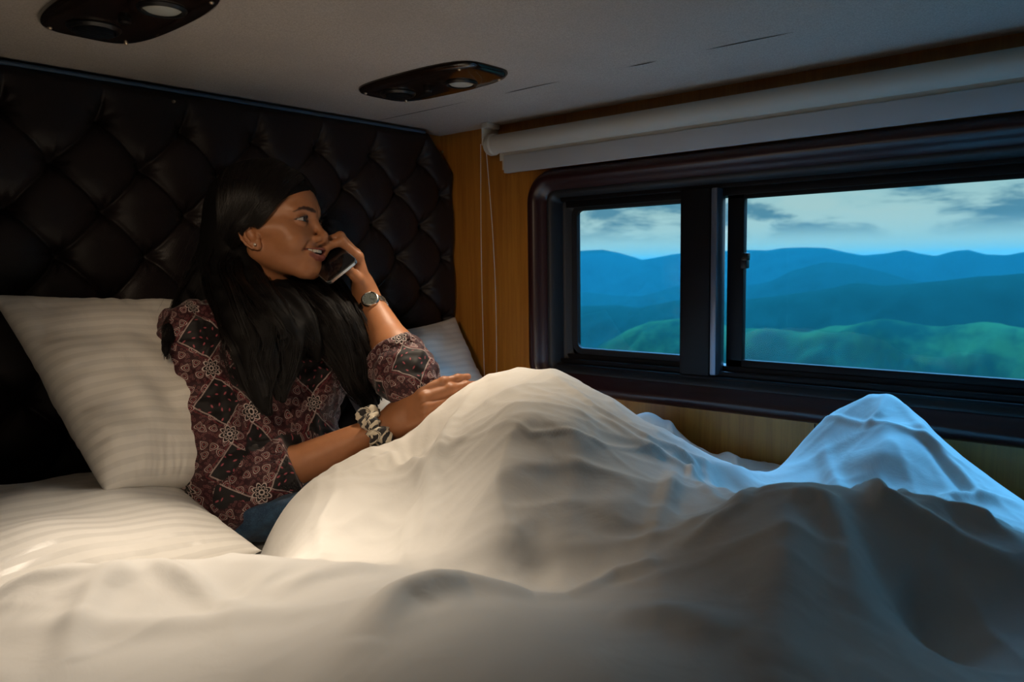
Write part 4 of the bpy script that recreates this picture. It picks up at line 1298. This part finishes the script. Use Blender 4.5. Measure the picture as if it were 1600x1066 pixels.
def bandana(t, b):
    """bandana print: dark diamonds with small drops, borders and flowers, paisley elsewhere"""
    N.tree = t
    uv = nn(t, 'ShaderNodeUVMap'); sp = nn(t, 'ShaderNodeSeparateXYZ'); t.links.new(uv.outputs[0], sp.inputs[0])
    u0, v0 = N(sp.outputs[0]), N(sp.outputs[1])
    wob = nn(t, 'ShaderNodeTexNoise'); wob.inputs['Scale'].default_value = 26; t.links.new(uv.outputs[0], wob.inputs['Vector'])
    u = u0+(N(wob.outputs[0])-.5)*.006; v = v0+(N(wob.outputs[0])-.5)*.006
    S = .115                                # repeat of the square pattern
    a = (u+v)/S; c = (u-v)/S
    fa = N.op('FRACT', a); fc = N.op('FRACT', c)
    ia = N.op('FLOOR', a); ic = N.op('FLOOR', c)
    chk = N.op('MODULO', N.op('ABSOLUTE', ia+ic), 2.0).gt(.5)
    da = (fa-.5).abs(); dc_ = (fc-.5).abs(); edge = da.mx(dc_)
    darkd = chk*(edge.lt(.34))                       # plain dark diamonds
    line = (edge-.355).abs().lt(.012)*chk
    line2 = ((edge-.41).abs()).lt(.008)*chk
    # motif cells
    def motif(scale, seed, rnd):
        vo = nn(t, 'ShaderNodeTexVoronoi', voronoi_dimensions='2D'); vo.inputs['Scale'].default_value = scale; vo.inputs['Randomness'].default_value = rnd
        cmb = nn(t, 'ShaderNodeCombineXYZ'); t.links.new((u+seed).s, cmb.inputs[0]); t.links.new(v.s, cmb.inputs[1]); t.links.new(cmb.outputs[0], vo.inputs['Vector'])
        ps = nn(t, 'ShaderNodeSeparateXYZ'); t.links.new(vo.outputs['Position'], ps.inputs[0])
        cs = nn(t, 'ShaderNodeSeparateXYZ'); t.links.new(vo.outputs['Color'], cs.inputs[0])
        x = (u+seed)-N(ps.outputs[0]); y = v-N(ps.outputs[1])      # local place inside the motif
        th = N(cs.outputs[0])*6.283; co, si = N.op('COSINE', th), N.op('SINE', th)
        X_ = (x*co+y*si)*scale; Y_ = (y*co-x*si)*scale
        return X_, Y_, N(cs.outputs[1])
    X_, Y_, rnd = motif(52, 3.1, .75)
    Xb = X_+(Y_*Y_)*1.3-.08                                  # bent drop
    wdt = (.62-Y_*.85).mx(.16)
    r = N.op('SQRT', (Xb/wdt)*(Xb/wdt)+Y_*Y_*1.9)
    ring = (r-.44).abs().lt(.036).mx((r-.25).abs().lt(.024)); core = r.lt(.12)
    scal = (r-.54+N.op('SINE', N.op('ARCTAN2', Y_, Xb)*12)*.03).abs().lt(.022)
    x2, y2, _r2 = motif(150, 7.7, 1.0); rr2 = N.op('SQRT', x2*x2+y2*y2)
    dots = ((rr2-.26).abs().lt(.05)).mx(rr2.lt(.07))*r.gt(.56)
    x3, y3, _r3 = motif(70, 1.4, .55); r3 = N.op('SQRT', (x3*x3)*5.5+y3*y3*1.1)
    drops = r3.lt(.20); dring = (r3-.27).abs().lt(.035)
    # flowers where the diamonds meet
    fx = N.op('FRACT', a+.5)-.5; fy = N.op('FRACT', c+.5)-.5
    par = N.op('MODULO', N.op('ABSOLUTE', N.op('FLOOR', a+.5)+N.op('FLOOR', c+.5)+60), 2.0).lt(.5)
    fr = N.op('SQRT', fx*fx+fy*fy); fth = N.op('ARCTAN2', fy, fx)
    pet = .145+N.op('ABSOLUTE', N.op('COSINE', fth*4))*.075-.03
    fl = par*((fr-pet).abs().lt(.014).mx((fr-pet*.62).abs().lt(.010)).mx((fr-.045).abs().lt(.014))); flin = par*fr.lt(pet)
    black, maroon, red, pink, white = (.006, .004, .005), (.024, .003, .006), (.14, .016, .022), (.32, .07, .09), (.45, .36, .34)
    col = mixc(t, N(wob.outputs[0]).step(.4, .6), maroon, (.036, .004, .008))
    col = mixc(t, dots, col, (.15, .055, .055)); col = mixc(t, r.lt(.46), col, black); col = mixc(t, core.mx(r.lt(.36)*r.gt(.27)), col, red)
    col = mixc(t, ring*.85, col, white); col = mixc(t, scal*.6, col, (.17, .06, .06))
    dk = mixc(t, drops, black, pink); dk = mixc(t, dring*.25, dk, red)
    col = mixc(t, darkd, col, dk)
    col = mixc(t, line*.6, col, white); col = mixc(t, line2*.8, col, red)
    col = mixc(t, flin, col, black); col = mixc(t, fl, col, white)
    t.links.new(col, b.inputs['Base Color'])
    no = nn(t, 'ShaderNodeTexNoise'); no.inputs['Scale'].default_value = 1400; tc = nn(t, 'ShaderNodeTexCoord'); t.links.new(tc.outputs['Object'], no.inputs['Vector'])
    bp = nn(t, 'ShaderNodeBump'); bp.inputs['Strength'].default_value = .15; bp.inputs['Distance'].default_value = .0004
    t.links.new(no.outputs[0], bp.inputs['Height']); t.links.new(bp.outputs[0], b.inputs['Normal'])


M['bandana'] = mat('paisley_cloth', rough=.62, spec=.3, sheen=.15, build=bandana)


def denim(t, b):
    tc = nn(t, 'ShaderNodeTexCoord'); no = nn(t, 'ShaderNodeTexNoise'); no.inputs['Scale'].default_value = 16; no.inputs['Detail'].default_value = 8; no.inputs['Roughness'].default_value = .75
    t.links.new(tc.outputs['Object'], no.inputs['Vector'])
    mp = nn(t, 'ShaderNodeMapping'); mp.inputs['Scale'].default_value = (900, 900, 220); t.links.new(tc.outputs['Object'], mp.inputs[0])
    n2 = nn(t, 'ShaderNodeTexNoise'); n2.inputs['Scale'].default_value = 1.5; t.links.new(mp.outputs[0], n2.inputs['Vector'])
    col = mixc(t, N(no.outputs[0]).step(.38, .66), (.010, .034, .080), (.040, .110, .20))
    col = mixc(t, N(n2.outputs[0]).step(.5, .7)*.4, col, (.09, .18, .28))
    t.links.new(col, b.inputs['Base Color'])


M['denim'] = mat('blue_denim', rough=.85, sheen=.2, build=denim)

v, q = polygonise(blouse_d, (-.97, -.62, -.02), (-.40, -.05, .46), .0026)
v = relax(v, q, 2, .5)
bl = pchild(mesh('blouse', v, q, M['bandana']), 'black and maroon paisley blouse with three-quarter sleeves')
# lay the cloth out flat: sleeves round their bones, body front to back
def sleeve_uv(v, A, B, off_):
    ax = nrmz(B-A); t_ = (v-A)@ax; ref = perp(CAM-(A+B)/2, ax); s2 = np.cross(ax, ref); w = v-A-t_[:, None]*ax
    return np.stack([np.arctan2(w@s2, w@ref)*.058+off_[0], t_+off_[1]], 1)
uv = np.stack([v[:, 0]*.94+v[:, 1]*-.30, v[:, 2]*1.0+.3*0+v[:, 1]*-.2], 1)+(.31, .17)
segs = [(RSH, REL, (.02, .04)), (REL, RWR, (.33, .29)), (LSH, LEL, (.61, .12)), (LEL, LWR, (.9, .4))]
dist = [torso(v)]
for A, B, o_ in segs: dist.append(cone(v, A, B, .045, .04))
best = np.argmin(np.stack(dist), 0)
fbest = np.array([np.bincount(best[f_], minlength=5).argmax() for f_ in q])
alluv = [uv]+[sleeve_uv(v, A, B, o_) for A, B, o_ in segs]
lay = bl.data.uv_layers.new(name='UVMap')
lu = np.stack(alluv)[np.repeat(fbest, 4), q.ravel()]
lay.data.foreach_set('uv', lu.astype(np.float32).ravel())
# button tab on the near sleeve
bp_ = at('Y', -.315, 398, 700)
pchild(MB().lathe([(0, .0022), (.0035, .002), (.0058, .0024), (.0068, .0012), (.0066, -.002)], tuple(bp_), tuple(nrmz(CAM-bp_)), 20).build('cuff_button', mat('dark_button', (.02, .015, .015), .3)))

v, q = polygonise(jeans_d, (-.95, -1.02, -.01), (-.23, -.08, .27), .0042)
v = relax(v, q, 1, .5)
jn = pchild(mesh('jeans', v, q, M['denim']), 'faded blue denim jeans')
# pocket seam
pk = [at('Y', -.385, *c) for c in ((369, 802), (380, 806), (392, 822), (404, 842))]

# ------------------------------------------------------------------ hair
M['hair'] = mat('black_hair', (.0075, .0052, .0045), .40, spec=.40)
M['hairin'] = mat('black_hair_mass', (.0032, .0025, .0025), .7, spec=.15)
A_ = lambda px, py, y: at('Y', y, px, py)
TAILS = [
    # right side of her, in front of the shoulder (picture left)
    ([A_(365, 380, -.165), A_(352, 430, -.20), A_(368, 480, -.285), A_(390, 530, -.330), A_(400, 590, -.345), A_(418, 645, -.350)], [.028, .034, .036, .036, .032, .008], 1500, 11),
    ([A_(378, 400, -.175), A_(395, 450, -.255), A_(425, 495, -.325), A_(450, 530, -.340), A_(440, 580, -.345), A_(440, 625, -.350)], [.024, .032, .034, .030, .024, .008], 1000, 13),
    ([A_(350, 370, -.12), A_(312, 430, -.135), A_(283, 480, -.16), A_(262, 520, -.215), A_(258, 560, -.255)], [.024, .024, .017, .009, .004], 260, 8),
    # under the chin and over her left shoulder
    ([A_(455, 440, -.150), A_(478, 465, -.235), A_(512, 500, -.315), A_(540, 550, -.340), A_(562, 600, -.348), A_(588, 648, -.350)], [.028, .038, .038, .034, .026, .006], 1400, 9),
    ([A_(490, 420, -.14), A_(515, 450, -.215), A_(540, 495, -.30), A_(562, 540, -.330), A_(580, 590, -.342), A_(592, 630, -.345)], [.022, .026, .026, .024, .018, .006], 800, 8),
    ([A_(425, 440, -.17), A_(440, 475, -.265), A_(468, 505, -.315), A_(488, 535, -.328), A_(498, 560, -.332)], [.03, .040, .036, .022, .006], 400, 8),
]


def catmull(P, n):
    P = np.asarray(P, float); P = np.vstack([2*P[0]-P[1], P, 2*P[-1]-P[-2]]); m = len(P)-3
    t_ = np.linspace(0, m, n); i = np.minimum(t_.astype(int), m-1); f = (t_-i)[:, None]
    a, b, c, d = P[i], P[i+1], P[i+2], P[i+3]
    return .5*((2*b)+(-a+c)*f+(2*a-5*b+4*c-d)*f*f+(-a+3*b-3*c+d)*f**3)


def skull_d(q):
    d = ell(q, (0, -.016, .026), (.0735, .094, .0765)); d = smin(d, ell(q, (0, .028, .026), (.0590, .060, .056)), .02)
    return smin(d, ell(q, (0, -.035, -.015), (.060, .062, .060)), .03)


def facezone(q):
    ax = np.abs(q[:, 0])
    # positive where the face is free of hair
    side = (.056*(q[:, 1]-.024)-.073*(q[:, 2]-.004))/.092+.004*np.sin(q[:, 2]*90)
    top = (.066-q[:, 2]) - .0*ax + .35*np.maximum(.018-ax, 0)
    return np.minimum(side+.004, top) - .30*np.maximum(ax-.050, 0)


def cap_d(q):
    d = skull_d(q)-(.0125+.006*np.clip((q[:, 2]-.02)/.06, 0, 1))*(1-.62*np.clip((q[:, 1]-.02)/.055, 0, 1))
    d = d+.0016*np.sin(q[:, 0]*90+q[:, 2]*40)+.0010*np.sin(q[:, 1]*150+q[:, 0]*60)
    part = np.exp(-(q[:, 0]/.004)**2)*(q[:, 1] > -.02)*.004
    d = d+part
    low = -.085-q[:, 2]
    d = smax(d, facezone(q)+.005, .010)
    e = ell(np.stack([np.abs(q[:, 0]), q[:, 1], q[:, 2]], -1), (.080, -.001, -.041), (.022, .020, .030)); d = smax(d, -e, .006)     # ears free
    return smax(d, low, .01)


def hairmass_d(p):
    d = None
    for pts, rad, n_, w_ in TAILS:
        P = catmull(pts, 12); R_ = np.interp(np.linspace(0, 1, 12), np.linspace(0, 1, len(rad)), rad)*.80
        c = chain_d(p, list(P), list(R_), .008); d = c if d is None else smin(d, c, .008)
    d = d+.0028*np.sin(p[:, 0]*130+3*np.sin(p[:, 2]*28))*np.cos(p[:, 1]*70)+.0015*np.sin(p[:, 0]*260+p[:, 2]*60)
    m = vlen(p-HC.astype(F32)) < .17
    if m.any(): d[m] = smin(d[m], cap_d(hl(p[m])), .012)
    # hair lies against pillow behind the nape
    d = smin(d, cone(p, hw((-.02, -.07, -.02)), A_(352, 470, -.15), .055, .05), .03)
    # keep the cheek, ear, jaw and chin clear
    if m.any():
        q_ = hl(p[m]); fx = smin(ell(q_, (0, .045, -.05), (.058, .058, .062)), ell(np.stack([np.abs(q_[:, 0]), q_[:, 1], q_[:, 2]], -1), (.078, .000, -.040), (.020, .020, .032)), .02)
        d[m] = smax(d[m], -(fx-.004), .008)
    return d


hair = empty('hair'); hair.parent = person; hair.location = POFF; hair['label'] = 'long wavy black hair falling over both shoulders'
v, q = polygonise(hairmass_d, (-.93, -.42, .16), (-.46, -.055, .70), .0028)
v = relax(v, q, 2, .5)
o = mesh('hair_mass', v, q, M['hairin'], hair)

rng = np.random.default_rng(5)
STR = []
def strand(P, r=.00042): STR.append((P, r))


def clear_face(P):
    """push strand points out of the face and ear"""
    q = hl(P.astype(F32)).astype(float)
    m = np.stack([np.abs(q[:, 0]), q[:, 1], q[:, 2]], -1)
    f = np.minimum(ell(q, (0, .045, -.05), (.057, .057, .062)), ell(m, (.078, .000, -.040), (.018, .018, .030)))
    return (f > .002).all()


for ti, (pts, rad, cnt, wav) in enumerate(TAILS):
    pts = np.array(pts); L = len(pts)
    nclump = 34
    cl = rng.normal(size=(nclump, 2))*.52; cl_len = rng.uniform(.78, 1.08, nclump); cl_ph = rng.uniform(0, 6.28, nclump)
    for s_ in range(cnt):
        k = rng.integers(nclump); off_ = cl[k]+rng.normal(size=2)*.12
        nrm_ = np.linalg.norm(off_); off_ = off_/max(nrm_, .01)*min(max(nrm_, .55), 1.12)
        n = 26; t_ = np.linspace(0, 1, n); full = catmull(pts, 60)
        P = np.stack([np.interp(t_*cl_len[k], np.linspace(0, 1, 60), full[:, c]) for c in range(3)], 1)
        R_ = np.interp(t_*cl_len[k], np.linspace(0, 1, L), rad)
        tan = np.gradient(P, axis=0); tan /= np.linalg.norm(tan, axis=1)[:, None]
        e1 = np.cross(tan, CF); e1 /= np.linalg.norm(e1, axis=1)[:, None]; e2 = np.cross(tan, e1)
        wv = np.sin(t_*wav+cl_ph[k])*.32*t_ + rng.normal()*.10*t_; wv2 = np.cos(t_*wav*1.1+cl_ph[k]*2)*.30*t_ + rng.normal()*.08*t_
        P = P+e1*(R_*(off_[0]+wv))[:, None]+e2*(R_*(off_[1]+wv2))[:, None]
        P[:, 2] += rng.normal()*.001
        if clear_face(P): strand(P)
# combed-back strands over the skull, gathered behind the ears
for s_ in range(2600):
    u = rng.uniform(-1, 1); side = -1 if rng.random() < .75 else 1
    th = rng.uniform(.02, 1.45); y0 = rng.uniform(-.06, .088)
    x0 = .0015+abs(rng.normal())*.0018
    # start at the parting, run down and back round the skull
    q0 = np.array([side*x0, y0, .09])
    goal = np.array([side*(.070-.012*rng.random()), -.045-.030*rng.random(), -.030-.05*rng.random()])
    n = 24; t_ = np.linspace(0, 1, n)[:, None]
    mid = np.array([side*.10, (y0*.9+.022), .045+.022*rng.random()])
    Q = (1-t_)**2*q0+2*t_*(1-t_)*mid+t_**2*goal
    lay_ = .0125+.0065*rng.random()
    c0 = np.array((0, -.018, .01))
    for _ in range(6):
        d_ = skull_d(Q.astype(F32)).astype(float)-(lay_+.005*np.clip((Q[:, 2]-.02)/.06, 0, 1))*(1-.60*np.clip((Q[:, 1]-.02)/.055, 0, 1)); dr = Q-c0; dr /= np.linalg.norm(dr, axis=1)[:, None]; Q = Q-dr*d_[:, None]*.9
    Q = Q+np.stack([np.sin(t_[:, 0]*9+y0*120)*.0008]*3, 1)
    fz = facezone(Q)
    ok = (fz < .004)
    m = np.stack([np.abs(Q[:, 0]), Q[:, 1], Q[:, 2]], -1)
    ok &= ell(m, (.078, .000, -.040), (.019, .019, .030)) > 0
    if ok.sum() < 8: continue
    i0 = np.argmax(ok); run = ok[i0:]; i1 = i0+(len(run) if run.all() else np.argmin(run))
    if i1-i0 >= 6: strand(hw(Q[i0:i1]), .00045)
# locks combed over the top of the near ear
for s_ in range(150):
    j = rng.normal(size=3)*(.0015, .004, .004); k = rng.random()
    strand(hw(catmull([(-.066, .036, .050+.012*k)+j, (-.080, .014, .024+.008*k)+j, (-.0915, -.002, .002+.008*k)+j*.7, (-.095, -.022, -.012)+j, (-.084, -.042, -.034)+j], 18)), .00042)
# loose flyaways at the back and over the shoulder
for s_ in range(160):
    a = A_(345+rng.normal()*14, 380+rng.normal()*30, -.14); b = a+rng.normal(size=3)*(.02, .01, .02)+(-.03, 0, -.05); c = b+rng.normal(size=3)*.02+(-.01, -.02, -.06)
    strand(catmull([a, b, c], 14), .00028)


def build_strands():
    vs = []; fs = []; o_ = 0
    ang = np.array([0, 2*math.pi/3, 4*math.pi/3])
    for P, r in STR:
        n = len(P); tan = np.gradient(P, axis=0); tan /= np.linalg.norm(tan, axis=1)[:, None]+1e-9
        e1 = np.cross(tan, (.3, .5, .81)); e1 /= np.linalg.norm(e1, axis=1)[:, None]+1e-9; e2 = np.cross(tan, e1)
        rr = r*np.minimum(1, np.linspace(1.05, .15, n)**.5)
        ring = P[:, None]+(e1[:, None]*np.cos(ang)[None, :, None]+e2[:, None]*np.sin(ang)[None, :, None])*rr[:, None, None]
        vs.append(ring.reshape(-1, 3))
        i = np.arange(n-1)[:, None]*3; k = np.arange(3)[None]; k2 = (k+1) % 3
        fs.append(np.stack([i+k, i+k2, i+3+k2, i+3+k], -1).reshape(-1, 4)+o_); o_ += n*3
    return np.concatenate(vs), np.concatenate(fs)


v, q = build_strands()
o = mesh('hair_strands', v, q, M['hair'], hair); o['kind'] = 'stuff'

# ------------------------------------------------------------------ watch
M['steel'] = mat('steel', (.62, .58, .52), .22, metal=1)
M['dial'] = mat('watch_dial', (.13, .15, .14), .12, metal=.4, coat=1)
WC = LWR+(LEL-LWR)*.16; wa = nrmz(LWR-LEL); wn = perp(nrmz(CAM-WC)*1.0+np.array((0, 0, .25)), wa); wt = np.cross(wa, wn)
watch = empty('wristwatch', tuple(WC+POFF), person); watch['label'] = 'steel wristwatch with a round grey dial'
wo = -WC
RW = .0272
def wloc(o): o.location = wo; return o
mb = MB()
for k in range(26):          # bracelet links
    a = math.radians(42+k*(276/25)); c = WC+(wn*math.cos(a)+wt*math.sin(a))*RW*1.04; rad_ = wn*math.cos(a)+wt*math.sin(a); tg = np.cross(wa, rad_)
    for s_, w_ in ((-1, .0032), (0, .0042), (1, .0032)):
        bm = bmesh.new(); bmesh.ops.create_cube(bm, size=1); bmesh.ops.bevel(bm, geom=bm.edges[:], offset=.2, segments=2, affect='EDGES')
        bm.verts.index_update()
        mb.add([c+wa*(s_*.0050+x.co.x*w_*1.25)+tg*x.co.y*.0056+rad_*x.co.z*.0030 for x in bm.verts], [[x.index for x in f.verts] for f in bm.faces]); bm.free()
wloc(mb.build('bracelet', M['steel'], watch))
hc = WC+wn*(RW-.002)
case = wloc(MB().lathe([(.0, .0), (.0145, .0), (.0168, .0018), (.0170, .0060), (.0158, .0082), (.0142, .0088), (.0136, .0080)], tuple(hc), tuple(wn), 48)
            .tube([tuple(hc+wt*0+wa*.0165+wn*.004), tuple(hc+wa*.0200+wn*.004)], .0018, 10).build('case', M['steel'], watch))
f_ = MB().lathe([(.0138, .0078), (.0, .0078)], tuple(hc), tuple(wn), 48).build('dial', M['dial'], watch); wloc(f_)
mk = MB()
for k in range(12):
    a = k*math.pi/6; dr = wa*math.cos(a)+wt*math.sin(a); mk.tube([tuple(hc+dr*.0100+wn*.0081), tuple(hc+dr*.0124+wn*.0081)], .0004, 5)
for a, L in ((.6, .0065), (2.2, .0095)):
    dr = wa*math.cos(a)+wt*math.sin(a); mk.tube([tuple(hc+wn*.0084), tuple(hc+dr*L+wn*.0084)], .00035, 5)
wloc(mk.build('hands_and_markers', M['steel'], watch))

# ------------------------------------------------------------------ scrunchie
def stripes(t, b):
    uv = nn(t, 'ShaderNodeUVMap'); sp = nn(t, 'ShaderNodeSeparateXYZ'); t.links.new(uv.outputs[0], sp.inputs[0])
    no = nn(t, 'ShaderNodeTexNoise'); no.inputs['Scale'].default_value = 6; t.links.new(uv.outputs[0], no.inputs['Vector'])
    s = N.op('FRACT', N(sp.outputs[0])*15+N(sp.outputs[1])*2+N(no.outputs[0])*1.1)
    t.links.new(mixc(t, s.gt(.52), (.62, .55, .43), (.012, .011, .014)), b.inputs['Base Color'])
M['scr'] = mat('striped_cloth', rough=.7, sheen=.2, build=stripes)
SC = RWR+(REL-RWR)*.085; sa = nrmz(RWR-REL); sn = perp(CAM-SC, sa); st_ = np.cross(sa, sn)
nu, nv = 120, 20; vs = []; uvs = []
for i in range(nu+1):
    a = 2*math.pi*i/nu; rd = sn*math.cos(a)+st_*math.sin(a)
    rr = .0118*(1+.20*math.sin(a*9+.5)+.14*math.sin(a*17+2)+.06*math.sin(a*5)); cen = SC+rd*(.0275+rr*.62)+sa*(.004*math.sin(a*6+1)+.003*math.sin(a*11))
    for k in range(nv):
        b_ = 2*math.pi*k/nv; r2 = rr*(1+.14*math.sin(b_*3+a*11)+.08*math.sin(b_*5-a*19))
        vs.append(cen+rd*math.cos(b_)*r2+sa*math.sin(b_)*r2*1.25); uvs.append((i/nu, k/nv))
f_ = [(i*nv+k, i*nv+(k+1) % nv, (i+1)*nv+(k+1) % nv, (i+1)*nv+k) for i in range(nu) for k in range(nv)]
scr = pchild(mesh('scrunchie', vs, np.array(f_), M['scr']), 'black and cream striped scrunchie on the wrist'); set_uv(scr, np.array(uvs))
# its knotted tie
def lobe(C0, D0, L, W_, seed):
    vs = []; uvs = []; D0 = nrmz(D0); s1 = perp(sn, D0); s2 = np.cross(D0, s1); n1, n2 = 24, 16
    for i in range(n1):
        t_ = i/(n1-1); w_ = W_*(math.sin(math.pi*min(t_*.92+.06, 1))**.6)*(1+.12*math.sin(t_*9+seed))
        for k in range(n2):
            a = 2*math.pi*k/n2; fl = 1+.16*math.sin(3*a+seed+t_*4)
            vs.append(C0+D0*L*t_+s2*math.cos(a)*w_*fl+s1*math.sin(a)*w_*.42*fl); uvs.append((t_*.16+seed*.1, k/n2*.6))
    f = [(i*n2+k, i*n2+(k+1) % n2, (i+1)*n2+(k+1) % n2, (i+1)*n2+k) for i in range(n1-1) for k in range(n2)]
    o = mesh('tie_end', vs, np.array(f), M['scr'], scr); set_uv(o, np.array(uvs)); return o
kc = SC+sn*.038
lobe(kc, CR*.72-CU*.45, .034, .0125, 1.0); lobe(kc, -CR*.35+CU*.9, .030, .0110, 2.3); lobe(kc+CR*.002, -CU*.3-CR*.9, .018, .010, 4.0)

# ------------------------------------------------------------------ telephone
M['phone'] = mat('phone_glass', (.004, .004, .005), .08, coat=.6)
M['edge'] = mat('phone_edge', (.34, .38, .42), .25, metal=.9)
M['case'] = mat('phone_back', (.012, .013, .016), .35)
PA, PB = at('Y', -.318, 550, 402), at('Y', -.330, 523, 451)
pm = (PA+PB)/2; earp = hw((.088, .008, -.010)); pdir = nrmz(earp-pm); pwid = perp(PA-PB, pdir); pn = np.cross(pdir, pwid); pn = pn if pn@(CAM-pm) > 0 else -pn
ph = empty('mobile_phone', tuple(pm)); tag(ph, 'black mobile phone held in her left hand against the far side of her face', 'phone')
PL, PW, PT, PR = .148, .070, .0040, .009
def plate(w, l, r, z0, z1, name, m, bev=.0012):
    pts = []
    for cx, cy, a0 in ((w/2-r, l-r-(PL-l)/2*0, 0), (-w/2+r, l-r, 90), (-w/2+r, r, 180), (w/2-r, r, 270)):
        for k in range(9): a = math.radians(a0+k*90/8); pts.append((cx+r*math.cos(a), cy+r*math.sin(a)+(PL-l)/2))
    cx0, cy0 = 0, PL/2
    rings = []
    for s_, z in ((1-bev/w*2, z0), (1, z0+bev*(1 if z1 > z0 else -1)), (1, z1-bev*(1 if z1 > z0 else -1)), (1-bev/w*2, z1)):
        rings.append([pwid*((x-cx0)*s_)+pdir*(cy0+(y-cy0)*s_)+pn*z for x, y in pts])
    n = len(pts); mb = MB(); mb.add([v for g in rings for v in g], [(i*n+k, i*n+(k+1) % n, (i+1)*n+(k+1) % n, (i+1)*n+k) for i in range(3) for k in range(n)]+[tuple(range(n)), tuple(range(3*n, 4*n))])
    return mb.build(name, M[m], ph, auto=40)
plate(PW, PL, PR, -PT, PT, 'body', 'edge', .0014)
plate(PW-.0030, PL-.0030, PR-.001, PT-.0002, PT+.0005, 'screen', 'phone', .0002)
plate(PW-.0020, PL-.0020, PR-.001, -PT-.0006, -PT+.0003, 'back_cover', 'case', .0003)
